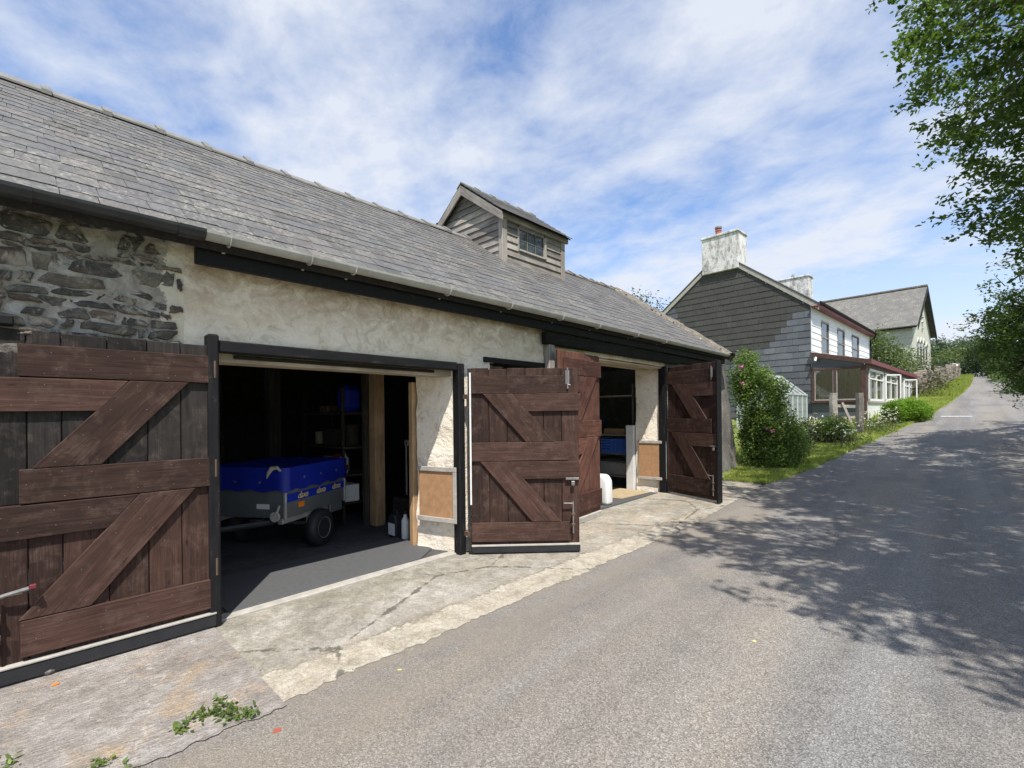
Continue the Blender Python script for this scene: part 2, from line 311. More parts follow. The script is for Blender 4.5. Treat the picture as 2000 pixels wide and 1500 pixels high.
M['zinc'] = plain('weathered_gutter', (.42, .41, .375), .65, .0, .35, 5, .25)
M['blackgut'] = plain('black_plastic', (.03, .032, .034), .35, 0, .5, 5, .2)
M['steel'] = plain('old_steel', (.30, .29, .28), .45, .6, .4, 20, .3)
M['rust'] = plain('rusty_iron', (.14, .085, .06), .8, .2, .5, 20, .4)
M['maroon'] = plain('maroon_paint', (.16, .022, .03), .5, 0, .3, 6, .2)
M['brownpaint'] = plain('peeling_brown_paint', (.10, .05, .042), .7, 0, .9, 9, .5)
M['osb'] = plain('tan_board', (.40, .225, .115), .85, 0, .35, 14, .35)
M['oldwhite'] = plain('dirty_white_batten', (.40, .375, .335), .85, 0, .4, 9, .35)
M['glass'] = None
def glass():
    g = G('window_glass'); p = g.obj()
    g.b.inputs['Base Color'].default_value = (.04, .05, .055, 1)
    n = g.noise(p, 1.4, 2, .5)
    return g.out(None, .05, g.bump(n, .05, .02), None, .9, None, None)
M['glass'] = glass()
def clear_glass():
    g = G('clear_glass'); g.b.inputs['Base Color'].default_value = (.9, .97, .95, 1)
    tr = g.n('ShaderNodeBsdfTransparent'); gl = g.n('ShaderNodeBsdfGlossy'); gl.inputs['Roughness'].default_value = .05
    mx = g.n('ShaderNodeMixShader'); fr = g.n('ShaderNodeFresnel'); fr.inputs[0].default_value = 1.5
    f = g.mth('ADD', fr.outputs[0], .06); g.l(f, mx.inputs[0]); g.l(tr.outputs[0], mx.inputs[1]); g.l(gl.outputs[0], mx.inputs[2]); tr.inputs[0].default_value = (.86, .92, .9, 1)
    g.l(mx.outputs[0], g.o.inputs[0]); return g.m
M['clear'] = clear_glass()
def grassground():
    g = G('meadow_ground'); p = g.pos()
    lo = g.noise(p, .5, 6, .6, .3); mid = g.noise(p, 6, 5, .7); fine = g.noise(p, 60, 3, .7)
    c = g.ramp(g.mth('MULTIPLY_ADD', mid, .4, g.mth('MULTIPLY', lo, .6)), (.3, (.09, .115, .03)), (.5, (.165, .20, .052)), (.7, (.26, .265, .09)))
    c = g.mix(.7, c, g.ramp(fine, (.3, .45), (.7, 1.5)), 'MULTIPLY')
    return g.out(c, .95, g.bump(fine, .8, .03), None, .1)
M['ground'] = grassground()
def leaf(name, cols, trans=.35, rough=.5):
    g = G(name); r = g.island()
    c = g.ramp(r, *[(i/(len(cols)-1), q) for i, q in enumerate(cols)])
    big = g.noise(g.pos(), .9, 3, .5); c = g.mix(.7, c, g.ramp(big, (.3, .65), (.7, 1.3)), 'MULTIPLY')
    g.out(c, rough, None, None, .35)
    t = g.n('ShaderNodeBsdfTranslucent'); tcn = g.mix(1, c, (1.3, 1.5, .6), 'MULTIPLY'); g.l(tcn, t.inputs[0])
    mx = g.n('ShaderNodeMixShader'); mx.inputs[0].default_value = trans
    g.l(g.b.outputs[0], mx.inputs[1]); g.l(t.outputs[0], mx.inputs[2]); g.l(mx.outputs[0], g.o.inputs[0]); return g.m
M['leaf_tree'] = leaf('broad_leaf', [(.042, .068, .023), (.085, .128, .036), (.06, .10, .03), (.13, .175, .055)], .5)
M['leaf_dark'] = leaf('dark_leaf', [(.018, .035, .014), (.03, .055, .02), (.04, .068, .022)], .25)
M['leaf_rose'] = leaf('rose_leaf', [(.09, .15, .035), (.165, .235, .058), (.06, .10, .03), (.25, .30, .09)], .42)
M['inner_dark'] = plain('darkened_inner_wall', (.045, .040, .034), .95, 0, .7, 5, .8, .1)  # gloom of the unlit bays is put into this inner wall colour
M['leaf_box'] = leaf('box_leaf', [(.09, .18, .014), (.14, .25, .02), (.20, .31, .035), (.06, .13, .012)], .35)
M['leaf_pale'] = leaf('pale_leaf', [(.09, .13, .045), (.13, .17, .06), (.07, .105, .035), (.16, .19, .08)], .35)
M['leaf_olive'] = leaf('olive_leaf', [(.08, .09, .035), (.12, .12, .05), (.06, .075, .028), (.10, .07, .045)], .3)
M['leaf_far'] = leaf('far_leaf', [(.055, .085, .05), (.075, .11, .058), (.09, .125, .062)], .25)
M['grass'] = leaf('grass_blade', [(.22, .28, .05), (.30, .36, .075), (.40, .41, .13), (.16, .22, .04)], .45)
M['petal'] = leaf('white_petal', [(.75, .75, .72), (.85, .85, .82)], .3)
M['pink'] = leaf('pink_petal', [(.42, .11, .28), (.55, .17, .36), (.50, .2, .3)], .3)
M['bark'] = plain('bark', (.11, .09, .07), .95, 0, .6, 12, .9)
M['twig'] = plain('twig', (.07, .055, .04), .9, 0, .4, 15, .4)

# ------------------------------------------------------------------ object helpers
WM = {}
def wm(o): return WM[o.name] if o else Matrix.Identity(4)
def put(o, parent, mat):
    COL.objects.link(o); WM[o.name] = mat.copy()
    if parent: o.parent = parent; o.matrix_local = wm(parent).inverted() @ mat
    else: o.matrix_world = mat
    return o
def tag(o, label=None, cat=None, group=None, kind=None):
    for k, v in (('label', label), ('category', cat), ('group', group), ('kind', kind)):
        if v: o[k] = v
    return o
def empty(name, label, cat, loc, rz=0, group=None):
    o = bpy.data.objects.new(name, None); o.empty_display_size = .2
    put(o, None, Matrix.Translation(loc) @ Matrix.Rotation(rz, 4, 'Z')); return tag(o, label, cat, group)

class B:
    """collects shapes in a frame (default: the world) and links them as one mesh"""
    def __init__(s, frame=None): s.v = []; s.f = []; s.fr = frame
    def add(s, vs, fs):
        k = len(s.v); s.v += [Vector(q) for q in vs]; s.f += [[i+k for i in q] for q in fs]; return s
    def box(s, lo, hi, rot=None, piv=None):
        (a, b, c), (d, e, f) = lo, hi
        vs = [Vector(q) for q in ((a,b,c),(d,b,c),(d,e,c),(a,e,c),(a,b,f),(d,b,f),(d,e,f),(a,e,f))]
        if rot is not None:
            p = Vector(piv) if piv is not None else sum(vs, Vector())/8
            vs = [p+rot@(q-p) for q in vs]
        return s.add(vs, ((0,3,2,1),(4,5,6,7),(0,1,5,4),(1,2,6,5),(2,3,7,6),(3,0,4,7)))
    def beam(s, p, q, w, h, up=(0, 0, 1)):
        p, q = Vector(p), Vector(q); d = (q-p).normalized(); up = Vector(up)
        if abs(d.dot(up)) > .98: up = Vector((1, 0, 0))
        x = d.cross(up).normalized(); y = x.cross(d)
        vs = [e+x*(i*w/2)+y*(j*h/2) for e in (p, q) for i, j in ((-1,-1),(1,-1),(1,1),(-1,1))]
        return s.add(vs, ((0,3,2,1),(4,5,6,7),(0,1,5,4),(1,2,6,5),(2,3,7,6),(3,0,4,7)))
    def prism(s, poly, a, b, axis=0):
        """polygon in the other two axes, pushed from a to b along axis"""
        def mkv(t, q):
            q = list(q); q.insert(axis, t); return q
        n = len(poly); vs = [mkv(a, q) for q in poly]+[mkv(b, q) for q in poly]
        return s.add(vs, [list(range(n))[::-1], list(range(n, 2*n))]+[(i, (i+1) % n, n+(i+1) % n, n+i) for i in range(n)])
    def tube(s, pts, rad, seg=8, cap=True):
        pts = [Vector(p) for p in pts]
        if not hasattr(rad, '__len__'): rad = [rad]*len(pts)
        rings = []; prev = None
        for i, p in enumerate(pts):
            d = (pts[min(i+1, len(pts)-1)]-pts[max(i-1, 0)]).normalized()
            u = prev-d*prev.dot(d) if prev else (Vector((0, 0, 1)) if abs(d.z) < .9 else Vector((1, 0, 0))).cross(d)
            u.normalize(); prev = u; w = d.cross(u)
            rings.append([p+(u*math.cos(t)+w*math.sin(t))*rad[i] for t in [2*math.pi*j/seg for j in range(seg)]])
        vs = [q for r in rings for q in r]; fs = []
        for i in range(len(pts)-1):
            for j in range(seg):
                a, b = i*seg+j, i*seg+(j+1) % seg; fs.append((a, b, b+seg, a+seg))
        if cap: fs += [list(range(seg))[::-1], [len(vs)-seg+j for j in range(seg)]]
        return s.add(vs, fs)
    def lathe(s, prof, c, axis='Z', seg=16):
        c = Vector(c); vs = []; fs = []
        for r, h in prof:
            for j in range(seg):
                t = 2*math.pi*j/seg; q = (r*math.cos(t), r*math.sin(t), h)
                if axis == 'X': q = (q[2], q[0], q[1])
                if axis == 'Y': q = (q[1], q[2], q[0])
                vs.append(c+Vector(q))
        for i in range(len(prof)-1):
            for j in range(seg):
                a, b = i*seg+j, i*seg+(j+1) % seg; fs.append((a, b, b+seg, a+seg))
        fs += [list(range(seg))[::-1], [len(vs)-seg+j for j in range(seg)]]
        return s.add(vs, fs)
    def obj(s, name, mat, parent=None, bevel=0, smooth=False, origin=None, rot=None, frame=None, seg=1):
        fr = frame or s.fr or Matrix.Identity(4)
        vs = s.v
        c = Vector(origin) if origin is not None else (Vector((sum(v.x for v in vs), sum(v.y for v in vs), sum(v.z for v in vs)))/len(vs))
        r = rot or Matrix.Identity(3); ri = r.inverted()
        me = bpy.data.meshes.new(name); me.from_pydata([ri@(v-c) for v in vs], [], s.f)
        bm = bmesh.new(); bm.from_mesh(me)
        bmesh.ops.recalc_face_normals(bm, faces=bm.faces)
        if bevel: bmesh.ops.bevel(bm, geom=bm.edges, offset=bevel, segments=seg, affect='EDGES', profile=.5)
        bm.to_mesh(me); bm.free()
        if smooth: me.polygons.foreach_set('use_smooth', [True]*len(me.polygons))
        me.materials.append(M[mat] if isinstance(mat, str) else mat)
        o = bpy.data.objects.new(name, me)
        return put(o, parent, fr @ Matrix.Translation(c) @ r.to_4x4())

def npmesh(name, v, f, mat, parent=None, smooth=False, mtx=None):
    """v: (n,3), f: (m,k) arrays"""
    v = np.asarray(v, np.float32); f = np.asarray(f, np.int32); me = bpy.data.meshes.new(name)
    me.vertices.add(len(v)); me.vertices.foreach_set('co', v.ravel())
    k = f.shape[1]; me.loops.add(f.size); me.loops.foreach_set('vertex_index', f.ravel())
    me.polygons.add(len(f)); me.polygons.foreach_set('loop_start', np.arange(0, f.size, k, dtype=np.int32))
    me.update(calc_edges=True); me.validate()
    if smooth: me.polygons.foreach_set('use_smooth', np.ones(len(me.polygons), bool))
    me.materials.append(M[mat]); o = bpy.data.objects.new(name, me)
    return put(o, parent, mtx or Matrix.Identity(4))
def unit(n):
    d = rng.normal(size=(n, 3)); return d/np.linalg.norm(d, axis=1, keepdims=True)
def leaves(c, size, shape='leaf', up=.35, droop=0.0, asp=.5):
    """c: (n,3) leaf places -> folded leaf blades (6 vertices, 4 triangles)"""
    n = len(c); d = unit(n); d[:, 2] = d[:, 2]*.6-droop; d /= np.linalg.norm(d, axis=1, keepdims=True)
    nn = unit(n); nn[:, 2] += up*3; x = np.cross(d, nn); x /= np.linalg.norm(x, axis=1, keepdims=True)+1e-9; nz = np.cross(x, d)
    s = (np.asarray(size)*np.ones(n)*rng.uniform(.65, 1.25, n))[:, None]; w = s*asp/2
    P = np.stack([c, c+d*s*.4+x*w+nz*w*.35, c+d*s*.8+x*w*.55+nz*w*.2, c+d*s, c+d*s*.8-x*w*.55+nz*w*.2, c+d*s*.4-x*w+nz*w*.35], 1)
    if shape == 'leaf':
        f = np.array([[0, 1, 5], [1, 2, 5], [5, 2, 4], [2, 3, 4]])
        return P.reshape(-1, 3), (f[None]+6*np.arange(n)[:, None, None]).reshape(-1, 3)
    Q = P[:, [0, 1, 3, 5]]; f = np.array([[0, 1, 3], [1, 2, 3]])
    return Q.reshape(-1, 3), (f[None]+4*np.arange(n)[:, None, None]).reshape(-1, 3)
# ------------------------------------------------------------------ terrain, road, concrete
def sp(x): return np.where(x > 30, x, np.log1p(np.exp(np.minimum(x, 30))))
def gz(y): return .095*2*sp((np.asarray(y, float)-11.5)/2)-.085*4*sp((np.asarray(y, float)-64)/4)
XL = ([-60, 8.5, 9.7, 10.4, 12.3, 15.3, 19.7, 24.3, 31, 38.4, 46.4, 60, 72, 90], [-2.7, -2.7, -3.05, -3.0, -2.72, -2.4, -1.83, -1.15, -.53, .01, .42, .7, .2, -4])
XR = ([-60, 5, 12, 20, 28, 46, 60, 72, 90], [3.3, 3.2, 2.8, 2.4, 2.4, 2.7, 2.65, 2.4, -1.0])
def xl(y): return np.interp(y, *XL)
def xr(y): return np.interp(y, *XR)
def axis(fine0, fine1, step, far0, far1):
    a = np.arange(fine0, fine1, step); k = np.cumsum(step*1.25**np.arange(1, 40))
    return np.concatenate([(fine0-k)[fine0-k > far0][::-1], a, (a[-1]+k)[a[-1]+k < far1]])
gx = axis(-12, 6, .2, -700, 700); gy = axis(-4, 70, .25, -300, 1500)
XX, YY = np.meshgrid(gx, gy); ZZ = gz(YY)
inroad = (XX > xl(YY)+.06) & (XX < xr(YY)-.06) & (YY < 90)
inbarn = (XX > -10.2) & (XX < -2.7) & (YY < 11.2)
wob = np.array([[noise.noise((x*.9, y*.9, 3.1))*.04 for x in gx] for y in gy])
bank = np.clip((XX-xr(YY)-.1)/1.5, 0, 1)*.7
ZZ = np.where(inroad | inbarn, ZZ-.12, ZZ+.03+wob+bank)
far = np.clip((np.hypot(XX, YY)-150)/600, 0, 1); ZZ = ZZ+far*9
n, m = XX.shape; idx = np.arange(n*m).reshape(n, m)
F = np.stack([idx[:-1, :-1], idx[:-1, 1:], idx[1:, 1:], idx[1:, :-1]], -1).reshape(-1, 4)
tag(npmesh('ground', np.stack([XX, YY, ZZ], -1).reshape(-1, 3), F, 'ground', smooth=True), kind='structure')

def sheet(name, ys, lo, hi, nx, z, mat, wig=0, crown=0, seed=0):
    V = []
    for y in ys:
        a, b = lo(y), hi(y)
        a += wig*noise.noise((y*2.1, seed, .3))+wig*.5*noise.noise((y*7.3, seed, .7)); b += wig*noise.noise((y*2.3, seed+5, .1))+wig*.5*noise.noise((y*6.7, seed+5, .7))
        for i in range(nx+1):
            t = i/nx; V.append((a+(b-a)*t, y, float(gz(y))+z+crown*4*t*(1-t)))
    k = len(ys); idx = np.arange(k*(nx+1)).reshape(k, nx+1)
    F = np.stack([idx[:-1, :-1], idx[:-1, 1:], idx[1:, 1:], idx[1:, :-1]], -1).reshape(-1, 4)
    return tag(npmesh(name, V, F, mat, smooth=True), kind='structure')
sheet('road', np.arange(-30, 90, .5), lambda y: float(xl(y))-(.6 if y < 9 else max(0, .6*(10-y))), lambda y: float(xr(y)), 14, -.002, 'road', .03, .004)
def edgew(y): return .035*noise.noise((y*1.7, 4, 1))+.03*noise.noise((y*9, 4, 1))+.035*noise.noise((y*27, 4, 1))
sheet('concrete_apron', np.arange(.95, 11.35, .03), lambda y: -4.35, lambda y: -2.76+edgew(y)-max(0, y-6.5)*.06, 14, .003, 'apron')
sheet('tamped_concrete_slab', np.arange(-2.5, 1.04, .03), lambda y: -4.35, lambda y: -2.72+edgew(y*.8+30)-.05*(y < .25), 14, .0065, 'slab')
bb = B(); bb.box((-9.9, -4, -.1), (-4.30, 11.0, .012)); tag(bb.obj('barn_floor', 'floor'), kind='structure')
mk = B(); y0 = 25.4
for i in range(5):
    a = -.62+.18*i; mk.add([(a, y0-.25, float(gz(y0-.25))+.012), (a+.17, y0-.25, float(gz(y0-.25))+.012), (a+.17, y0+.22, float(gz(y0+.22))+.012), (a, y0+.22, float(gz(y0+.22))+.012)], [(0, 1, 2, 3)])
M['wornpaint'] = plain('worn_road_paint', (.38, .38, .37), .9, 0, .5, 14, .3); tag(mk.obj('road_marking', 'wornpaint'), kind='structure')

# ------------------------------------------------------------------ the barn
XW = -4.20; BY0, BY1 = -4.0, 11.42
EAVE = Vector((-3.93, 0, 2.93)); RIDGE = Vector((-6.95, 0, 5.03))
SL = (RIDGE-EAVE); SLEN = SL.length; SU = SL.normalized(); SN = Vector((-SU.z, 0, SU.x)); SN = SN if SN.z > 0 else -SN
barn = empty('stone_barn', 'long stone barn with slate roof, open brown plank doors and timber roof dormer', 'barn', (-6.95, 3.6, 0))

def dsp(p, amp):
    q = Vector(p); a = noise.noise_vector(q*1.3)*.55+noise.noise_vector(q*4.2+Vector((7, 1, 3)))*.3+noise.noise_vector(q*11)*.13
    return q+a*amp
def panel(b, o, u, v, nu, nv, amp, warp=None):
    """grid from o spanned by u and v, pushed about by noise"""
    o, u, v = Vector(o), Vector(u), Vector(v); k = len(b.v)
    for j in range(nv+1):
        for i in range(nu+1):
            p = dsp(o+u*(i/nu)+v*(j/nv), amp)
            b.v.append(warp(p) if warp else p)
    for j in range(nv):
        for i in range(nu):
            a = k+j*(nu+1)+i; b.f.append([a, a+1, a+nu+2, a+nu+1])
def wallrect(b, y0, y1, z0, z1, amp, x=XW, res=.06, warp=None):
    panel(b, (x, y0, z0), (0, y1-y0, 0), (0, 0, z1-z0), max(2, int((y1-y0)/res)), max(2, int((z1-z0)/res)), amp, warp)
O1 = (1.02, 3.47, 2.13); O2 = (6.24, 8.72, 2.50); TH = .56; SP1, SP2 = .16, .12
w = B()
wallrect(w, .86, O1[0], 0, 2.98, .055); wallrect(w, O1[0], O1[1], O1[2], 2.98, .055)
wallrect(w, O1[1], 4.0, 0, 2.98, .055); wallrect(w, 4.0, 4.98, 0, 1.7, .055); wallrect(w, 4.0, 4.98, 2.24, 2.98, .055)
wallrect(w, 4.98, O2[0], 0, 2.98, .055)
wallrect(w, O2[0], O2[1], O2[2], 2.98, .03)
for y in (O1[1], O2[1], 4.98):                                         # reveals that face the camera
    zt = 2.24 if y == 4.98 else (O1[2] if y == O1[1] else O2[2]); z0 = 1.7 if y == 4.98 else 0
    panel(w, (XW, y, z0), (-TH, -{O1[1]: SP1, O2[1]: SP2}.get(y, 0), 0), (0, 0, zt-z0), 11, 36, .055)
for y in (O1[0], O2[0], 4.0):
    zt = 2.24 if y == 4.0 else (O1[2] if y == O1[0] else O2[2]); z0 = 1.7 if y == 4.0 else 0
    panel(w, (XW-TH, y, z0), (TH, 0, 0), (0, 0, zt-z0), 8, 20, .04)
for (a, b_, zt) in (O1, O2, (4.0, 4.98, 2.24)):                         # soffits
    panel(w, (XW, a, zt), (-TH, 0, 0), (0, b_-a, 0), 6, 14, .02)
front = w.obj('wall', 'lime', barn, smooth=True)
w = B(); wallrect(w, BY0, .86, 0, 2.98, .05); leftwall = w.obj('wall', 'mortar', barn, smooth=True); leftwall['label'] = 'bare rubble stone stretch of wall'
def flare(p):
    t = max(0, min(1, (p.y-8.72)/2.6)); f = (1-max(0, p.z)/2.8)
    return Vector((p.x+.10*t*f*f, p.y+.75*t*f, p.z))
w = B(); wallrect(w, O2[1], BY1+.53, -.1, 2.85, .07, warp=flare)
panel(w, (XW, BY1+.53, -.1), (-5.7, 0, 0), (0, 0, 2.95), 40, 30, .05, warp=flare)
w.add([(XW, BY1+.22, 2.8), (-9.9, BY1+.22, 2.8), (-6.95, BY1+.22, 4.95)], [(0, 1, 2)])
endw = w.obj('wall', 'roughcast', barn, smooth=True); endw['label'] = 'grey roughcast end of the barn wall'
w = B(); w.box((-9.95, BY0, 0), (-9.6, BY1, 2.8)); w.box((-9.9, BY0-.3, 0), (XW-.05, BY0-.02, 2.8)); w.obj('wall', 'inner_dark', barn)
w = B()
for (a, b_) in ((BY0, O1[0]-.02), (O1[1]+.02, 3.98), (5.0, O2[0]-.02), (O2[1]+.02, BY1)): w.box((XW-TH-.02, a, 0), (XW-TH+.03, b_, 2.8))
w.box((XW-TH-.02, 3.98, 0), (XW-TH+.03, 5.0, 1.66)); w.obj('wall', 'inner_dark', barn)
w = B(); w.box((XW-TH-4.8, 5.35, 0), (XW-TH-.03, 5.5, 2.9)); part = w.obj('partition', 'dark_beam', barn)

# stones standing out of the rubble wall: uneven courses of interlocking cells
def rubble(cell, seed, depth):
    r = random.Random(seed); cy = sum(p[0] for p in cell)/4; cz = sum(p[1] for p in cell)/4; out = []
    for i in range(4):
        (a0, b0), (a1, b1) = cell[i], cell[(i+1) % 4]
        for t in (.12, .5, .88) if i % 2 == 0 else (.2, .8):
            out.append((a0+(a1-a0)*t+r.uniform(-.012, .012), b0+(b1-b0)*t+r.uniform(-.010, .010)))
    k = len(out); vs = []; tl, tz = r.uniform(-.25, .25), r.uniform(-.25, .25)
    for s_, x in ((1.0, -.05), (1.0, depth*.25), (.93, depth*.8), (.62, depth)):
        for (a, c) in out:
            dx = (tl*(a-cy)+tz*(c-cz))*.5 if x > 0 else 0
            vs.append((XW+.005+x+dx+(r.uniform(-.007, .007) if x > 0 else 0), cy+(a-cy)*s_, cz+(c-cz)*s_))
    vs.append((XW+.005+depth*r.uniform(.8, 1.2), cy+r.uniform(-.02, .02), cz+r.uniform(-.01, .01)))
    b = B(); b.add(vs, [(i+j*k, (i+1) % k+j*k, (i+1) % k+(j+1)*k, i+(j+1)*k) for j in range(3) for i in range(k)]+[(3*k+i, 3*k+(i+1) % k, 4*k) for i in range(k)])
    return b.obj('stone', 'stone', leftwall)
sr = random.Random(5); zrow = 1.98
def wavy(z, y): return z+.028*noise.noise((y*2.2, z*3, 1.7))
while zrow < 2.90:
    hh = sr.choice((.045, .06, .075, .09, .12)); y = -1.3+sr.uniform(-.1, .1); sk0 = 0
    while y < .80:
        wy = sr.uniform(.06, .18) if sr.random() < .72 else sr.uniform(.18, .34); y1 = min(y+wy, .85); sk1 = sr.uniform(-.03, .03) if y1 < .84 else 0; g_ = sr.uniform(.004, .014)
        if y1-y > .05 and sr.random() < .80:
            top_ = sr.uniform(.78, 1.0) if sr.random() < .3 else 1
            rubble([(y+g_-sk0, wavy(zrow, y)+g_), (y1-g_-sk1, wavy(zrow, y1)+g_), (y1-g_+sk1, wavy(zrow+hh, y1)*top_+(1-top_)*zrow-g_*.6), (y+g_+sk0, wavy(zrow+hh, y)*top_+(1-top_)*zrow-g_*.6)], sr.random(), sr.uniform(.008, .032))
        y = y1; sk0 = sk1
        if y1 >= .845: break
    zrow += hh

# roof: sheathing, slates, ridge
b = B(); e0 = EAVE-SN*.03-SU*.0; r0 = RIDGE-SN*.03; back = Vector((-9.97, 0, 2.93))
b.add([(e0.x-.02, BY0-.3, e0.z), (r0.x, BY0-.3, r0.z), (r0.x, BY1+.2, r0.z), (e0.x-.02, BY1+.2, e0.z),
       (e0.x-.05, BY0-.3, e0.z-.07), (r0.x, BY0-.3, r0.z-.12), (r0.x, BY1+.2, r0.z-.12), (e0.x-.05, BY1+.2, e0.z-.07)],
      [(0, 1, 2, 3), (4, 7, 6, 5), (0, 3, 7, 4), (0, 4, 5, 1), (2, 6, 7, 3), (1, 5, 6, 2)])
b.add([(r0.x, BY0-.3, r0.z), (back.x, BY0-.3, back.z), (back.x, BY1+.2, back.z), (r0.x, BY1+.2, r0.z),
       (r0.x, BY0-.3, r0.z-.12), (back.x, BY0-.3, back.z-.12), (back.x, BY1+.2, back.z-.12), (r0.x, BY1+.2, r0.z-.12)],
      [(0, 1, 2, 3), (4, 7, 6, 5), (0, 3, 7, 4), (0, 4, 5, 1), (2, 6, 7, 3), (1, 5, 6, 2)])
roof = b.obj('roof', 'dark_beam', barn)
DX, DY0, DY1, DZT = -6.05, 6.12, 7.90, 5.27        # dormer: front face, side faces, wall top
slates = []; s_ = -.04; sr = random.Random(11); k = 0
while s_ < SLEN-.03:
    e = .225-.08*s_/SLEN; y = BY0-.3-sr.random()*.25; ph = sr.random()
    while y < BY1-.2:
        wd = sr.uniform(.16, .34)*(1-.25*s_/SLEN); y1 = min(y+wd, BY1-.12)
        hid = s_ > (abs(DX-EAVE.x)+.05)/abs(SU.x) and y > DY0+.02 and y1 < DY1-.02
        if y1-y > .05 and not hid: slates.append((y+.002, y1-.002, s_, min(e*1.75, SLEN-s_+.02), sr.uniform(-.012, .008), sr.uniform(0, .006), sr.uniform(-.012, .012)))
        y = y1 if y1 > y else y+.1
        if y1 >= BY1-.13: break
    s_ += e; k += 1
def slate_geo(b, y0, y1, s0, ln, js, jz, tw):
    th = .006; lift = .011+jz*.7
    def P(y, s, h): q = EAVE+SU*s+SN*h; return Vector((q.x, y, q.z))
    sa, sb = s0+js, s0+ln
    vs = [P(y0, sa+tw, lift), P(y1, sa-tw, lift), P(y1, sb, .004), P(y0, sb, .004), P(y0, sa+tw, lift+th), P(y1, sa-tw, lift+th), P(y1, sb, .004+th), P(y0, sb, .004+th)]
    b.add(vs, ((0, 3, 2, 1), (4, 5, 6, 7), (0, 1, 5, 4), (1, 2, 6, 5), (2, 3, 7, 6), (3, 0, 4, 7)))
def shown(q):
    p = Vector(q)-Vector((0, 0, EYE)); c = CM.to_3x3().inverted() @ p
    if c.z > -.3: return 0
    u = CX+FPX*c.x/-c.z; v = CY-FPX*c.y/-c.z
    if not (-60 < u < 2060 and -60 < v < 1560): return 0
    return 1/(c.z*c.z)
sc_ = []
for q in slates:
    pm = EAVE+SU*(q[2]+.1); d = shown((pm.x, (q[0]+q[1])/2, pm.z)); vw = (Vector((0, 0, EYE))-Vector((pm.x, (q[0]+q[1])/2, pm.z))).normalized()
    sc_.append(d*max(0, vw.dot(SN))*(q[1]-q[0]))
order = sorted(range(len(slates)), key=lambda i: -sc_[i]); top = set(order[:290])
rest = B()
RS = Matrix((Vector((0, 1, 0)), SU, SN)).transposed()   # slate frame: x along the wall, y up the slope
for i, q in enumerate(slates):
    if i in top: bb = B(); slate_geo(bb, *q); bb.obj('slate', 'slate', roof, rot=RS)
    else: slate_geo(rest, *q)
tag(rest.obj('slates', 'slate', roof), kind='stuff')
y = -1.66
while y < BY1:
    if not (DY0-.2 < y+.2 < DY1+.1):
        b = B(); x, z = RIDGE.x, RIDGE.z+.035; jz = sr.uniform(-.008, .008); old = y > 8
        if y > BY1-.4: break
        for (ya, yb, wd, t) in ((y, y+.40, .17, .022), (y+.40, y+.475, .185, .045)):
            for s in (1, -1):
                b.prism([(x, z+jz+t), (x+s*wd, z+jz+t-wd*.70), (x+s*wd, z+jz-wd*.70), (x, z+jz)], ya, yb, 1)
        b.obj('ridge_tile', 'verge' if old else 'ridge', roof)
    y += .48
b = B()                                                                # mortared verge with lichen at the far gable
vn = 46
def verge_ring(i):
    t = i/vn; q = EAVE+SU*(SLEN*t*1.0-.05); out = []
    for (dy, dh) in ((-.26, .015), (-.18, .05), (.0, .085), (.22, .07), (.30, .02), (.28, -.12)):
        h = dh*(1+.5*noise.noise((t*14, dy*5, 2)))+.02*noise.noise((t*37, dy*9, 4))
        p = q+SN*h; out.append((p.x, BY1+dy+.04*noise.noise((t*11, dy, 8)), p.z))
    return out
rv = [verge_ring(i) for i in range(vn+1)]; b.v = [Vector(p) for r_ in rv for p in r_]
b.f = [[i*6+j, i*6+j+1, (i+1)*6+j+1, (i+1)*6+j] for i in range(vn) for j in range(5)]
b.obj('verge', 'verge', roof, smooth=False)
b = B(); sr2 = random.Random(3)                                        # loose stones bedded in the verge
for i in range(40):
    t = sr2.random(); q = EAVE+SU*(SLEN*t)+SN*.055; s = sr2.uniform(.015, .035)
    b.box((q.x-s, BY1+sr2.uniform(-.25, .2), q.z-s*.5), (q.x+s, 0, q.z+s*.6)) if False else b.lathe([(s*.5, -s*.4), (s, 0), (s*.5, s*.45)], (q.x, BY1+sr2.uniform(-.22, .2), q.z), 'Z', 6)
tag(b.obj('verge_stones', 'verge', roof), kind='stuff')

# gutter, brackets, fascia
def gutter(y0, y1, r, mat, name='gutter'):
    b = B(); c = Vector((-3.895, 0, 2.925)); n = 10; vs = []
    for y in (y0, y1):
        for rr in (r, r-.006):
            for i in range(n+1):
                t = math.pi+math.pi*i/n; vs.append((c.x+rr*math.cos(t), y, c.z+rr*math.sin(t)))
    m = n+1; fs = []
    for i in range(n):
        fs += [(i, i+1, 2*m+i+1, 2*m+i), (m+i, 3*m+i, 3*m+i+1, m+i+1), (i, m+i, m+i+1, i+1), (2*m+i, 2*m+i+1, 3*m+i+1, 3*m+i)]
    fs += [(0, 2*m, 3*m, m), (n, m+n, 3*m+n, 2*m+n)]
    b.add(vs, fs); return b.obj(name, mat, barn)
gA = gutter(BY0-.3, .86, .062, 'blackgut'); gA['label'] = 'black plastic length of gutter'
gB = gutter(.86, BY1-.15, .058, 'zinc'); gB['label'] = 'weathered grey length of gutter'
for yy in (.76, -.10): gutter(yy, yy+.16, .070, 'blackgut', 'gutter_joint')
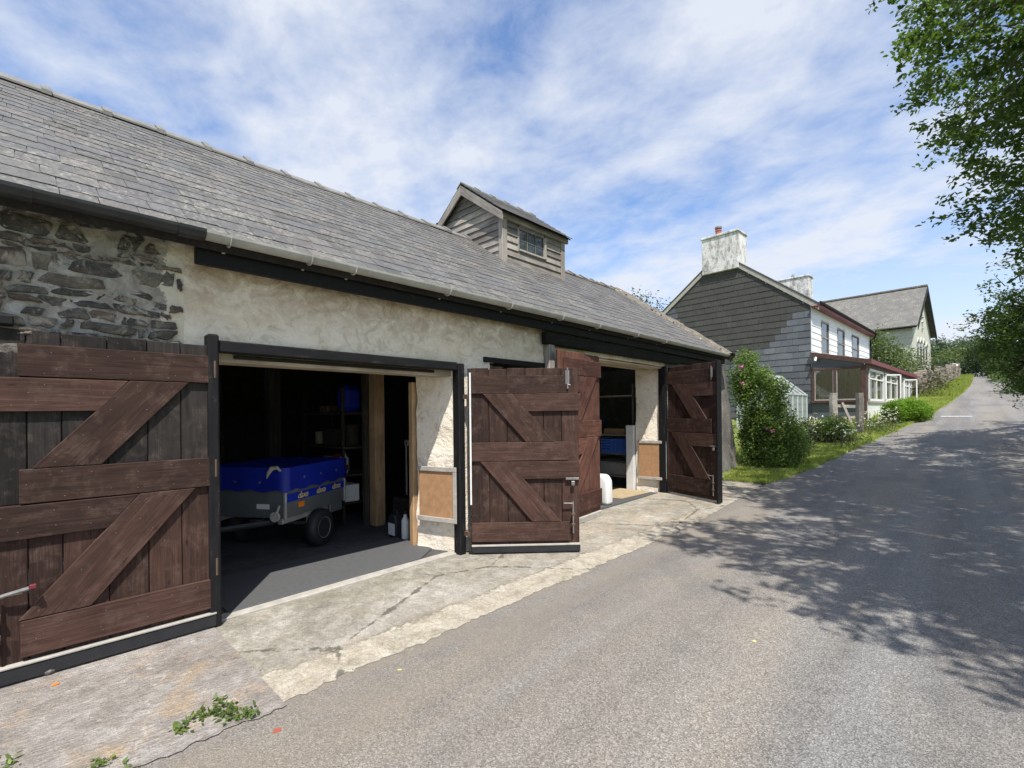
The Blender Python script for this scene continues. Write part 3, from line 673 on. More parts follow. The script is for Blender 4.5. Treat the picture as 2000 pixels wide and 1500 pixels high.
for px_, py_ in ((450, 478), (608, 515), (694, 535), (878, 578), (998, 606), (1098, 628), (1170, 646), (1245, 662), (1300, 675)):
    y = at(px_, py_, 0, -3.87).y; b = B(); c = Vector((-3.895, 0, 2.925)); ring = []
    pts = [(c.x+.066*math.cos(t), y, c.z+.066*math.sin(t)) for t in [math.pi+math.pi*i/8 for i in range(9)]]
    for p, q in zip(pts[:-1], pts[1:]): b.beam(p, q, .022, .006, (0, 1, 0))
    b.beam((c.x-.06, y, c.z-.005), (-4.06, y, 2.84), .022, .02); b.obj('gutter_bracket', 'zinc', barn)
b = B(); b.box((-4.10, .90, 2.735), (-4.045, BY1+.1, 2.875)); b.obj('fascia', 'black', barn, bevel=.006)
b = B(); b.box((-4.17, 4.95, 2.555), (-4.07, 9.1, 2.72)); b.obj('lintel_beam', 'dark_beam', barn, bevel=.012, rot=Matrix.Rotation(R(90), 3, 'Z'))
b = B(); b.box((-4.20, 9.1, 2.60), (-4.09, 10.6, 2.72)); b.obj('lintel_beam', 'dark_beam', barn, bevel=.012, rot=Matrix.Rotation(R(90), 3, 'Z'))
b = B(); b.box((XW-.55, 3.9, 2.24), (XW+.03, 5.08, 2.30)); b.obj('lintel_beam', 'dark_beam', barn)

# door frames
RZ90 = Matrix.Rotation(R(90), 3, 'Z'); RY90 = Matrix.Rotation(R(-90), 3, 'Y')
def timber(name, lo, hi, mat, parent=barn, bevel=.006):
    d = [hi[i]-lo[i] for i in range(3)]; k = d.index(max(d)); b = B(); b.box(lo, hi)
    return b.obj(name, mat, parent, bevel, rot=(None, RZ90, RY90)[k])
timber('door_post', (-4.235, .985, .0), (-4.105, 1.06, 2.235), 'black', bevel=.012)
timber('door_post', (-4.235, 3.44, .0), (-4.12, 3.53, 2.185), 'black', bevel=.008)
timber('lintel', (-4.24, 1.062, 2.105), (-4.135, 3.438, 2.195), 'black', bevel=.008)
timber('lintel', (-4.50, 1.03, 2.04), (-4.27, 3.46, 2.12), 'pale_wood')
timber('lintel', (-4.27, 1.20, 2.07), (-4.245, 3.2, 2.10), 'dark_beam')
timber('door_post', (-4.30, 8.64, .0), (-4.16, 8.735, 2.50), 'black', bevel=.008)
timber('door_post', (-4.235, 6.215, .0), (-4.14, 6.30, 2.50), 'dark_beam')
for i in range(4): timber('soffit_board', (-4.72+i*.125, 6.32, 2.46), (-4.60+i*.125, 8.64, 2.485), 'pale_wood')
timber('stile', (-4.215, 5.03, 1.9), (-4.09, 5.15, 2.66), 'grey_wood')

M['nail'] = plain('dull_nail', (.16, .14, .13), .6, .3, .4, 20, .2)
# plank door leaves: built in (u from the hinge, v up, w out of the braced face)
def leaf_door(hinge, ang, wd, ht, flip, planks, rails, braces, mats, z0=.07, seedv=0, label=None):
    """ang: direction of u on plan; the braced face looks to the side w = flip * (u turned +90 deg)"""
    u = Vector((math.cos(ang), math.sin(ang), 0)); w_ = Vector((-u.y, u.x, 0))*flip
    fr = Matrix(((u.x, 0, w_.x, hinge[0]), (u.y, 0, w_.y, hinge[1]), (0, 1, 0, z0), (0, 0, 0, 1)))
    r = random.Random(seedv)
    def T(p, q): return [(p[i]) for i in range(2)]
    def mkboard(name, poly, w0, w1, a, mat, parent, bev=.004):
        b = B()
        for wv in (w0, w1): b.v += [fr @ Vector((p[0], p[1], wv)) for p in poly]
        n = len(poly); b.f = [list(range(n))[::-1], list(range(n, 2*n))]+[[i, (i+1) % n, n+(i+1) % n, n+i] for i in range(n)]
        ax = (fr.to_3x3() @ Vector((math.cos(a), math.sin(a), 0))).normalized(); wz = w_.normalized(); ay = wz.cross(ax).normalized()
        return b.obj(name, mat, parent, bev, rot=Matrix((ax, ay, wz)).transposed())
    door = mkboard('door', [(.005, .01), (wd-.005, .01), (wd-.005, ht-.01), (.005, ht-.01)], -.012, -.002, R(90), mats['edge'], barn, 0)
    if label: door['label'] = label
    e = [0]
    for p in planks: e.append(e[-1]+p)
    e = [x*wd/e[-1] for x in e]
    for i in range(len(e)-1):
        g_ = .0025; dz = r.uniform(-.006, .006)
        spl = mats.get('split')
        if spl and e[i] < wd*.97:
            mkboard('plank', [(e[i]+g_, spl), (e[i+1]-g_, spl), (e[i+1]-g_, ht+dz), (e[i]+g_, ht+dz)], 0, .02+r.uniform(0, .003), R(90), mats['plank_up'], door)
            mkboard('plank', [(e[i]+g_, 0), (e[i+1]-g_, 0), (e[i+1]-g_, spl-.002), (e[i]+g_, spl-.002)], 0, .02+r.uniform(0, .003), R(90), mats['plank'], door)
        else:
            mkboard('plank', [(e[i]+g_, 0), (e[i+1]-g_, 0), (e[i+1]-g_, ht+dz), (e[i]+g_, ht+dz)], 0, .02+r.uniform(0, .003), R(90), mats['plank'], door)
    for (u0, u1, v0, v1, *mm) in rails:
        ua, ub = u0 if isinstance(u0, tuple) else (u0, u0)
        mkboard('rail', [(ua, v0), (u1, v0+r.uniform(-.004, .004)), (u1, v1+r.uniform(-.004, .004)), (ub, v1)], .0245, .052, 0, mm[0] if mm else mats['rail'], door)
    for (ua0, ua1, va, ub0, ub1, vb, *mm) in braces:
        a = math.atan2(va-vb, (ua0+ua1)/2-(ub0+ub1)/2)
        mkboard('brace', [(ub0, vb), (ub1, vb), (ua1, va), (ua0, va)], .0245, .053, a, mm[0] if mm else mats['rail'], door)
    nl = B(fr)
    for (u0, u1, v0, v1, *mm) in rails:
        ua = u0[0] if isinstance(u0, tuple) else u0
        for x in np.arange(ua+.06, u1-.02, .19):
            for vv in (v0+.045, v1-.045):
                cu_, cv_ = x+r.uniform(-.05, .05), vv+r.uniform(-.02, .02); nl.lathe([(.0042, .050), (.0032, .0532)], (cu_, cv_, 0), 'Z', 6)
    for (ua0, ua1, va, ub0, ub1, vb, *mm) in braces:
        for t in np.linspace(.06, .94, 4):
            for sgn in (.2, .8): nl.lathe([(.0042, .050), (.0032, .0542)], (ub0+(ua0-ub0)*t+sgn*(ub1-ub0)+r.uniform(-.015, .015), vb+(va-vb)*t, 0), 'Z', 6)
    tag(nl.obj('nails', 'nail', door), kind='stuff')
    return door, fr, mkboard
def fb(fr, b_lo, b_hi, name, mat, parent, bev=.002):
    b = B(fr); b.box(b_lo, b_hi); return b.obj(name, mat, parent, bev)
def fittings(fr, door, wd, ht, bolts):
    for kind, u, v in bolts:
        if kind == 'top':
            fb(fr, (u-.022, v, .053), (u+.022, v+.16, .058), 'bolt_plate', 'steel', door); b = B(fr); b.tube([(u, v-.05, .066), (u, v+.19, .066)], .009); b.tube([(u, v+.0, .066), (u+.03, v-.01, .08)], .006); b.obj('bolt', 'steel', door)
        if kind == 'latch':
            fb(fr, (u-.11, v-.012, .05), (u+.04, v+.012, .062), 'bolt_plate', 'steel', door); fb(fr, (u-.05, v-.075, .056), (u-.008, v-.025, .078), 'padlock', 'steel', door, .005)
        if kind == 'cane':
            b = B(fr); b.tube([(u, v-.34, .066), (u, v+.02, .066)], .009); b.tube([(u, v, .066), (u-.11, v+.004, .07)], .008); b.obj('bolt', 'steel', door)
            for dv in (-.12, -.24): fb(fr, (u-.02, v+dv-.012, .052), (u+.02, v+dv+.012, .08), 'bolt_plate', 'rust', door)
MA = dict(edge='door_black', plank='door', plank_up='door_black', rail='door', split=1.0)
MB_ = dict(edge='door_black', plank='door', rail='door')
MC = dict(edge='door_black', plank='door_red', rail='door_red')
def std(wd, ht):
    k = ht/2.07
    rails = [(.0, wd-.12, 1.78*k, 1.985*k), ((.645, .485), wd, 1.57*k, 1.775*k), (.0, wd-.12, 1.0*k, 1.215*k), ((.60, .435), wd, .79*k, .995*k), (.0, wd-.12, .075, .295*k)]
    braces = [(.14, .48, 1.777*k, .63, .955, 1.217*k), (.105, .43, .997*k, .69, 1.02, .298*k)]
    return rails, braces
wd = 1.13; rl, bc = std(wd, 2.07)
dA, fA, bA = leaf_door((-4.165, 1.005), R(-91), wd, 2.07, 1, [.95, 1, 1.1, 1.15, .8, .8], rl, bc, MA, .08, 1, 'left door of the near pair folded back against the wall')
fb(fA, (-.02, -.062, -.015), (wd+.12, .028, .064), 'bottom_seal', 'rubber', dA, .006); fb(fA, (-.02, .029, .0), (wd+.1, .043, .070), 'weather_strip', 'oldwhite', dA, .003)
fb(fA, (-.020, .02, .0), (-.003, 2.02, .055), 'edge_strip', 'pine', dA)
b = B(fA); b.tube([(wd-.03, .47, .07), (wd-.16, .50, .10)], .012); b.obj('bolt_handle', 'steel', dA); fb(fA, (wd-.19, .497, .09), (wd-.16, .52, .12), 'handle_grip', 'maroon', dA)
fittings(fA, dA, wd, 2.07, [('cane', wd-.02, .47)])
timber('door_frame_rail', (-4.2, -2.2, 2.17), (-4.12, -.02, 2.225), 'black')
# hinge blocks and strap pins on the near left post
for z in (1.9, 1.15, .4): b = B(); b.tube([(-4.12, 1.03, z), (-4.12, 1.03, z+.13)], .018); b.obj('hinge', 'rust', barn)
wd = 1.24; rl, bc = std(wd, 2.05)
dB, fB, bB = leaf_door((-4.075, 3.575), R(46), wd, 2.05, -1, [1, 1, 1, 1, 1, .95], rl, bc, MB_, .075, 2, 'right door of the near pair standing half open')
fb(fB, (-.0, -.05, -.015), (wd, .022, .06), 'bottom_seal', 'rubber', dB, .006); fb(fB, (0, .023, .0), (wd, .040, .066), 'weather_strip', 'oldwhite', dB, .003)
fb(fB, (-.03, -.03, -.0), (-.002, 2.05, .055), 'edge_strip', 'door_black', dB); fb(fB, (-.012, .50, .056), (.008, 2.0, .066), 'draught_strip', 'white', dB, .003)
fittings(fB, dB, wd, 2.05, [('top', wd-.13, 1.86), ('latch', wd-.05, .78), ('cane', wd-.08, .50)])
for z in (1.78, .22): b = B(); b.box((-4.15, 3.50, z), (-4.05, 3.6, z+.05)); b.obj('hinge', 'rust', barn)
wd = 1.20; rl, bc = std(wd, 2.38)
dC, fC, bC = leaf_door((-4.10, 6.235), R(-84), wd, 2.38, 1, [1, 1.1, 1, 1.1, 1], rl, bc, MC, .10, 3, 'left door of the far pair folded back, redder than the rest')
fb(fC, (-.0, -.09, -.01), (wd, .0, .05), 'bottom_seal', 'oldwhite', dC, .01)
wd = 1.18; rl, bc = std(wd, 2.38)
dD, fD, bD = leaf_door((-4.10, 8.66), R(-21), wd, 2.38, -1, [1, 1, 1.1, 1, 1, .9], rl, bc, MB_, .085, 4, 'right door of the far pair standing open')
fb(fD, (wd-.0, -.03, -.03), (wd+.03, 2.4, .075), 'edge_strip', 'black', dD); fb(fD, (.05, -.055, -.0), (wd-.06, .0, .03), 'bottom_seal', 'galv', dD, .006)
fittings(fD, dD, wd, 2.38, [('top', wd-.10, 2.12), ('latch', wd-.04, .93), ('cane', wd-.08, .42)])

# jamb panels
def jamb_panel(y, z0, z1, splay, mat_fr):
    """framed board on a splayed reveal, built in the reveal's own plane"""
    d = Vector((-TH, -splay, 0)).normalized(); nn = Vector((d.y, -d.x, 0)); nn = nn if nn.y < 0 else -nn
    fr = Matrix(((d.x, nn.x, 0, XW+.03), (d.y, nn.y, 0, y+.01), (0, 0, 1, 0), (0, 0, 0, 1))); L_ = TH+.0
    b = B(fr); b.box((.04, .045, z0+.04), (L_-.02, .057, z1-.04)); p = b.obj('jamb_board', 'osb', barn)
    for lo, hi in (((0, .058, z1-.055), (L_, .074, z1)), ((0, .058, z0), (L_, .074, z0+.055)), ((0, .058, z0+.056), (.05, .073, z1-.056))):
        b = B(fr); b.box(lo, hi); b.obj('batten', mat_fr, p, .004)
jamb_panel(O1[1], .36, 1.0, SP1, 'oldwhite')
jamb_panel(O2[1], .28, 1.05, SP2, 'oldwhite')
timber('threshold', (-4.31, 1.06, -.02), (-4.19, 3.44, .022), 'oldwhite')
timber('jamb_stud', (-4.87, 3.27, 0), (-4.79, 3.40, 2.0), 'pine')
b = B(); b.box((-4.95, 8.52, 0), (-4.79, 8.64, 1.35)); b.obj('jamb_cladding', 'white', barn, bevel=.004)

# dormer straddling the ridge
b = B(); hw = 1.0; xm = DX-hw; zb = 4.2; apex = 6.02
b.prism([(DX-.02, zb), (DX-.02, DZT), (xm, apex), (xm-hw+.02, DZT), (xm-hw+.02, zb)], DY0+.03, DY1-.03, 1)
dorm = b.obj('dormer', 'dark_beam', barn)
def lapboard(y0, y1, z0, z1, face):
    """one lapped board, thick at its lower edge; face 'x' looks to the road, 'y' is the near cheek"""
    b = B(); t0, t1 = .034, .008
    if face == 'x':
        b.prism([(DX-.03, z0), (DX+t0, z0), (DX+t1, z1), (DX-.03, z1)], y0, y1, 1) if False else b.add(
            [(DX-.02, y0, z0), (DX+t0, y0, z0), (DX+t1, y0, z1), (DX-.02, y0, z1), (DX-.02, y1, z0), (DX+t0, y1, z0), (DX+t1, y1, z1), (DX-.02, y1, z1)],
            [(0, 1, 2, 3), (7, 6, 5, 4), (1, 5, 6, 2), (0, 4, 5, 1), (2, 6, 7, 3)])
        return b.obj('weatherboard', 'grey_wood', dorm, rot=RZ90)
    b.add([(y0, DY0+.02, z0), (y0, DY0-t0, z0), (y0, DY0-t1, z1), (y0, DY0+.02, z1), (y1[0], DY0+.02, z0), (y1[0], DY0-t0, z0), (y1[1], DY0-t1, z1), (y1[1], DY0+.02, z1)],
          [(0, 1, 2, 3), (7, 6, 5, 4), (1, 5, 6, 2), (0, 4, 5, 1), (2, 6, 7, 3)])
    return b.obj('weatherboard', 'grey_wood', dorm)
h_ = .132; z = 4.40; i = 0
WY0, WY1, WZ0, WZ1 = 6.55, 7.28, 4.72, 5.10
while z < DZT-.02:
    z1 = min(z+h_+.012, DZT)
    if z1 <= WZ0+.03 or z >= WZ1: lapboard(DY0+.09, DY1-.09, z, z1, 'x')
    else:
        lapboard(DY0+.09, WY0-.03, z, z1, 'x'); lapboard(WY1+.03, DY1-.09, z, z1, 'x')
    z += h_
z = 4.34
while z < apex-.1:
    z1 = z+h_+.012
    def xlim(q): return hw if q < DZT else max(.04, hw*(apex+.02-q)/(apex-DZT))
    a0, a1 = xlim(z), xlim(z1); b = B(); t0, t1 = .034, .008
    lx0 = max(xm-a0, -8.1); b.add([(xm-a0+.03, DY0+.02, z), (xm-a0+.03, DY0-t0, z), (xm-a1+.03, DY0-t1, z1), (xm-a1+.03, DY0+.02, z1), (xm+a0-.03, DY0+.02, z), (xm+a0-.03, DY0-t0, z), (xm+a1-.03, DY0-t1, z1), (xm+a1-.03, DY0+.02, z1)],
          [(0, 1, 2, 3), (7, 6, 5, 4), (1, 5, 6, 2), (0, 4, 5, 1), (2, 6, 7, 3)]); b.obj('weatherboard', 'grey_wood', dorm)
    z += h_
timber('corner_post', (DX-.06, DY0-.045, 4.28), (DX+.045, DY0+.085, DZT), 'grey_wood', dorm)
timber('corner_post', (DX-.06, DY1-.085, 4.28), (DX+.045, DY1+.04, DZT), 'grey_wood', dorm)
b = B(); b.box((DX-.01, WY0, WZ0), (DX+.0, WY1, WZ1)); wn_ = b.obj('window', 'glass', dorm)
for lo, hi in (((DX-.01, WY0-.05, WZ0-.03), (DX+.03, WY0, WZ1+.02)), ((DX-.01, WY1, WZ0-.03), (DX+.045, WY1+.06, WZ1+.02)), ((DX-.01, WY0, WZ1), (DX+.03, WY1, WZ1+.07))): timber('frame', lo, hi, 'grey_wood', wn_)
timber('sill', (DX-.01, WY0-.0, WZ0-.04), (DX+.05, WY1, WZ0-.004), 'oldwhite', wn_)
for k in (1, 2): y = WY0+(WY1-WY0)*k/3; timber('glazing_bar', (DX+.001, y-.008, WZ0), (DX+.012, y+.008, WZ1), 'grey_wood', wn_, 0)
timber('glazing_bar', (DX+.001, WY0, 4.90), (DX+.009, WY1, 4.912), 'grey_wood', wn_, 0)
timber('sill_board', (DX-.03, DY0+.0, 4.265), (DX+.055, DY1, 4.345), 'grey_wood', dorm)
b = B(); b.box((DX-.0, DY0-.05, 4.235), (DX+.16, DY1+.02, 4.255), Matrix.Rotation(R(34.8), 3, 'Y')); b.obj('lead_flashing', 'galv', dorm)
# dormer roof: two slopes, slates and barge boards
tn = (apex+.0-DZT)/hw; oe = .13; ay0, ay1 = DY0-.13, DY1+.12; rise = .03
for s in (1, -1):
    xo = xm+s*(hw+oe); zo = DZT-tn*oe+.06; za_ = apex+.06
    b = B(); b.add([(xm, ay0, za_), (xo, ay0, zo), (xo, ay1, zo), (xm, ay1, za_), (xm, ay0, za_+.03), (xo, ay0, zo+.03), (xo, ay1, zo+.03), (xm, ay1, za_+.03)],
                   ((0, 3, 2, 1), (4, 5, 6, 7), (0, 1, 5, 4), (1, 2, 6, 5), (2, 3, 7, 6), (3, 0, 4, 7))); b.obj('roof_deck', 'dark_beam', dorm)
    ux = Vector((xm-xo, 0, za_-zo)).normalized(); nn = Vector((-ux.z, 0, ux.x)); nn = nn if nn.z > 0 else -nn; ln = Vector((xm-xo, 0, za_-zo)).length
    q = 0; rr = random.Random(4+s)
    while q < ln-.04:
        y = ay0-.02-(rr.random()*.1 if q else 0); y = ay0-.02
        while y < ay1:
            y1 = min(y+rr.uniform(.2, .32), ay1+.02)
            def P(yy, ss, hh): p = Vector((xo, 0, zo+.03))+ux*ss+nn*hh; return (p.x, yy, p.z)
            b = B(); sa, sb = q-.03, min(q+.30, ln); b.add([P(y, sa, .016), P(y1-.005, sa, .016), P(y1-.005, sb, .003), P(y, sb, .003), P(y, sa, .027), P(y1-.005, sa, .027), P(y1-.005, sb, .014), P(y, sb, .014)],
                ((0, 3, 2, 1), (4, 5, 6, 7), (0, 1, 5, 4), (1, 2, 6, 5), (2, 3, 7, 6), (3, 0, 4, 7)))
            if s == 1 or q < .2: b.obj('slate', 'slate', dorm)
            y = y1 if y1 < ay1+.015 else 99
        q += .19
    # barge board on the near gable
    b = B(); b.add([(xm, ay0+.02, za_), (xo, ay0+.02, zo), (xo, ay0+.02, zo-.15), (xm, ay0+.02, za_-.19), (xm, ay0-.01, za_), (xo, ay0-.01, zo), (xo, ay0-.01, zo-.15), (xm, ay0-.01, za_-.19)],
                   ((0, 3, 2, 1), (4, 5, 6, 7), (0, 1, 5, 4), (1, 2, 6, 5), (2, 3, 7, 6), (3, 0, 4, 7)))
    b.obj('barge_board', 'grey_wood', dorm, rot=Matrix.Rotation(-math.atan2(za_-zo, abs(xm-xo))*-s, 3, 'Y'))
timber('fascia_board', (DX+.02, DY0-.10, DZT-.10), (DX+.075, ay1, DZT+.02), 'grey_wood', dorm)
for yy in np.arange(ay0+.1, ay1-.1, .42):
    b = B()
    for s in (1, -1): b.prism([(xm, apex+.135), (xm+s*.12, apex+.135-.12*tn), (xm+s*.12, apex+.11-.12*tn), (xm, apex+.11)], yy-.1, yy+.32, 1)
    for s in (1, -1): b.prism([(xm, apex+.155), (xm+s*.13, apex+.155-.13*tn), (xm+s*.13, apex+.115-.13*tn), (xm, apex+.115)], yy+.26, yy+.32, 1)
    b.obj('ridge_tile', 'ridge', dorm)

# ------------------------------------------------------------------ things in the barn
def thing_box(name, lo, hi, mat, label, cat, rz=0, bevel=.01, group=None):
    b = B(); c = [(lo[i]+hi[i])/2 for i in range(3)]; b.box(lo, hi, Matrix.Rotation(rz, 3, 'Z'))
    return tag(b.obj(name, mat, None, bevel), label, cat, group)
# rubber mat at the first doorway
b = B(); b.prism([(-4.28, 1.15), (-4.32, 3.05), (-4.55, 3.36), (-5.3, 3.36), (-5.3, 1.15)], .014, .03, 2)
M['mat'] = plain('rubber_mat', (.085, .087, .09), .85, 0, .2, 20, .5); tag(b.obj('floor_mat', 'mat', None, .004), 'dark grey rubber mat just inside the near doorway', 'mat')
# the trailer
TA = math.atan2(.85, -.53); tr = empty('box_trailer', 'small steel box trailer with blue tarpaulin cover in the dark barn', 'trailer', (-5.72, 2.48, .013), 0)
def trf():  # frame: x along the trailer to its tail, y to its left (towards the back of the barn), z up; origin under the near front corner
    d = Vector((-.53, .85, 0)).normalized(); l = Vector((-d.y, d.x, 0)); o = Vector((-5.41, 2.02, 0))
    return Matrix(((d.x, l.x, 0, o.x), (d.y, l.y, 0, o.y), (0, 0, 1, o.z), (0, 0, 0, 1)))
TF = trf(); TL, TW = 1.18, 1.02; M['panel'] = plain('trailer_steel', (.22, .235, .235), .4, .55, .15, 4, .1)
M['tarp'] = plain('blue_tarpaulin', (.004, .018, .30), .5, 0, .45, 4, .8); M['banner'] = plain('blue_band', (.008, .03, .36), .4, 0, .1)
M['yellow'] = plain('yellow_letters', (.75, .55, .12), .5, 0, .05); M['orange'] = plain('orange_reflector', (.80, .22, .02), .3, 0, .1)
b = B(TF); b.box((0, 0, .47), (TL, TW, 1.0)); body = b.obj('body', 'panel', tr, .004)
for (x, y) in ((0, 0), (TL, 0), (0, TW), (TL, TW)): b = B(TF); b.box((x-.014, y-.014, .46), (x+.014, y+.014, .995)); b.obj('corner_profile', 'galv', tr, .003)
b = B(TF); ov = .018; zt = 1.035
def cov(x, y): return zt+.018*noise.noise((x*5, y*5, 1))-.03*math.sin(math.pi*x)*math.sin(math.pi*y)
gxn, gyn = 14, 12; V = []
for j in range(gyn+1):
    for i in range(gxn+1): V.append((-ov+(TL+2*ov)*i/gxn, -ov+(TW+2*ov)*j/gyn, cov(i/gxn, j/gyn)))
Fq = [(j*(gxn+1)+i, j*(gxn+1)+i+1, (j+1)*(gxn+1)+i+1, (j+1)*(gxn+1)+i) for j in range(gyn) for i in range(gxn)]
b.add(V, Fq); per = [(i, 0) for i in range(gxn)]+[(gxn, j) for j in range(gyn)]+[(i, gyn) for i in range(gxn, 0, -1)]+[(0, j) for j in range(gyn, 0, -1)]
k0 = len(b.v); np_ = len(per)
for lvl, (dz, wv) in enumerate(((.0, 0), (-.14, .006), (-.275, .012))):
    for q, (i, j) in enumerate(per):
        x, y, z = V[j*(gxn+1)+i]; d = .008*math.sin(q*1.7+lvl)*wv*80; cx_v = -1 if i == 0 else (1 if i == gxn else 0); cy_v = -1 if j == 0 else (1 if j == gyn else 0)
        b.v.append(Vector((x+cx_v*(.004+abs(d)), y+cy_v*(.004+abs(d)), z+dz+(.03*math.sin(q*.9)**2 if lvl == 2 else 0))))
for lvl in range(2):
    for q in range(np_): b.f.append([k0+lvl*np_+q, k0+lvl*np_+(q+1) % np_, k0+(lvl+1)*np_+(q+1) % np_, k0+(lvl+1)*np_+q])
cover = b.obj('tarpaulin', 'tarp', tr, smooth=True)
b = B(TF); b.box((.02, -.006, .645), (TL-.02, -.001, .735)); band = b.obj('band', 'banner', tr)
for k, xx in enumerate((.20, .55, .88)):
    cu = bpy.data.curves.new('letters', 'FONT'); cu.body = 'daxa'; cu.size = .105; cu.shear = .35; cu.extrude = .0015; cu.space_character = .95
    to = bpy.data.objects.new('tmp', cu); COL.objects.link(to); dg = bpy.context.evaluated_depsgraph_get(); me = bpy.data.meshes.new_from_object(to.evaluated_get(dg)); bpy.data.objects.remove(to)
    me.name = 'lettering'; me.materials.append(M['yellow']); o = bpy.data.objects.new('lettering', me)
    put(o, band, TF @ Matrix.Translation((xx, -.0085, .66)) @ Matrix.Rotation(R(90), 4, 'X'))
b = B(TF); b.box((.22, -.012, .555), (.32, -.001, .615)); b.obj('side_reflector', 'orange', tr, .003)
b = B(TF); b.box((-.008, .20, .57), (-.001, .36, .625)); b.obj('number_plate', 'white', tr, .002)
b = B(TF); b.box((.02, .05, .40), (TL, .11, .469)); b.box((.02, TW-.11, .40), (TL, TW-.05, .469)); b.box((.3, .05, .41), (.36, TW-.05, .46)); b.box((TL-.1, .05, .41), (TL-.04, TW-.05, .46)); b.obj('chassis', 'galv', tr, .004)
b = B(TF); b.tube([(.62, .0, .28), (.62, TW, .28)], .022); b.obj('axle', 'steel', tr)
b = B(TF); b.box((.50, .06, .30), (.60, .10, .40)); b.obj('suspension_plate', 'galv', tr); b = B(TF); b.box((.85, -.0, .36), (1.12, .02, .468)); b.obj('mudguard', 'panel', tr, .004)
for y in (-.0, TW):
    b = B(TF); s = -1 if y == 0 else 1
    b.lathe([(.11, -.06), (.19, -.068), (.222, -.045), (.228, 0), (.222, .045), (.19, .068), (.11, .06)], (.60, y+s*.02, .242), 'Y', 28); t_ = b.obj('wheel', 'rubber', tr, smooth=True)
    b = B(TF)
    b.lathe([(.02, s*.050), (.055, s*.052), (.06, s*.030), (.10, s*.028), (.118, s*.062), (.128, s*.066), (.128, s*.02)], (.60, y+s*.02, .242), 'Y', 24); b.obj('rim', 'steel', t_)
b = B(TF); b.tube([(.0, .15, .43), (-.45, .48, .43), (-.9, .51, .43)], .03, 6); b.tube([(.0, .87, .43), (-.45, .54, .43)], .03, 6); b.obj('drawbar', 'blackgut', tr)
b = B(TF); b.lathe([(.03, -.012), (.055, -.014), (.055, .014), (.03, .012)], (-.05, .09, .50), 'X', 16); b.tube([(-.05, .09, .49), (-.03, .05, .62)], .012); b.obj('jockey_wheel', 'oldwhite', tr)
b = B(TF); b.tube([(-.03, .03, 1.0), (-.05, .06, 1.04), (-.06, .12, 1.03), (-.06, .16, .98), (-.05, .19, .92)], [.012, .02, .026, .02, .006], 8); b.obj('rope_hank', 'oldwhite', tr)
for (x, y) in ((.30, -.025), (.62, -.025), (.95, -.025)): b = B(TF); b.lathe([(.014, -.004), (.014, .004)], (x, y, .90), 'Y', 10); b.obj('eyelet', 'steel', tr)
for (x, y) in ((-.025, .30), (-.025, .62)): b = B(TF); b.lathe([(.014, -.004), (.014, .004)], (x, y, .87), 'X', 10); b.obj('eyelet', 'steel', tr)
# post and shelves
timber('roof_post', (-6.25, 3.52, .0), (-6.09, 3.68, 3.0), 'pine'); timber('roof_post', (-6.34, 3.45, .0), (-6.26, 3.6, 3.0), 'dark_old')
timber('roof_post', (-7.6, 2.55, .0), (-7.4, 2.72, 4.2), 'dark_old'); timber('tie_beam', (-9.5, 3.5, 2.7), (-4.8, 3.68, 2.88), 'dark_beam')
sh = empty('shelf_rack', 'dark steel rack of shelves behind the trailer', 'shelves', (-7.1, 3.45, .013))
for z in (.32, .72, 1.12, 1.62): b = B(); b.box((-7.8, 3.2, z), (-6.42, 3.72, z+.03)); b.obj('shelf', 'dark_old', sh, .003)
for (x, y) in ((-7.78, 3.22), (-6.46, 3.22), (-7.78, 3.70), (-6.46, 3.70)): b = B(); b.box((x-.02, y-.02, .012), (x+.02, y+.02, 2.0)); b.obj('upright', 'dark_old', sh)
def bottle(name, x, y, z, r, h, mat, label, cat, cap='maroon'):
    t = empty(name, label, cat, (x, y, z)); b = B(); b.lathe([(r*.9, 0), (r, .01), (r, h*.68), (r*.45, h*.82), (r*.4, h*.9)], (x, y, z), 'Z', 14); bd = b.obj('body', mat, t, smooth=True)
    b = B(); b.lathe([(r*.45, h*.9), (r*.45, h)], (x, y, z), 'Z', 12); b.obj('cap', cap, t); return t
t = bottle('bottle', -6.6, 3.30, .752, .06, .34, 'white', 'white and red plastic bottle on the rack beside the pine post', 'bottle'); b = B(); b.lathe([(.0615, .05), (.0615, .13)], (-6.6, 3.30, .752), 'Z', 14); b.obj('paper_label', 'maroon', t)
thing_box('paint_tin', (-6.74, 3.22, .353), (-6.44, 3.46, .60), 'white', 'white square carton on the rack under the plastic bottle', 'box', 0)
thing_box('storage_tub', (-7.15, 3.24, .353), (-6.85, 3.5, .62), 'galv', 'dull grey tub low on the rack behind the trailer', 'tub', 0, .03)
thing_box('storage_crate', (-7.2, 3.25, 1.153), (-6.8, 3.6, 1.40), 'dark_old', 'dull wooden box on the upper shelf behind the trailer', 'box', 0, .02)
thing_box('blue_sack', (-6.75, 3.25, 1.653), (-6.45, 3.55, 2.05), 'tarp', 'blue sack on the top shelf beside the pine post', 'sack', 0, .08)
thing_box('orange_box', (-7.3, 3.25, 1.653), (-7.0, 3.5, 1.76), 'rust', 'dull orange box lying on the top shelf', 'box', 0, .02)  # borrows the iron colour as a duller orange
cn = empty('jerrycan', 'black plastic can with white label on the floor by the whitewashed jamb', 'canister', (-5.37, 3.40, .013))
b = B(); b.prism([(-5.46, .013), (-5.28, .013), (-5.28, .26), (-5.32, .32), (-5.42, .32), (-5.46, .27)], 3.33, 3.45, 1); cb = b.obj('body', 'rubber', cn, .015)
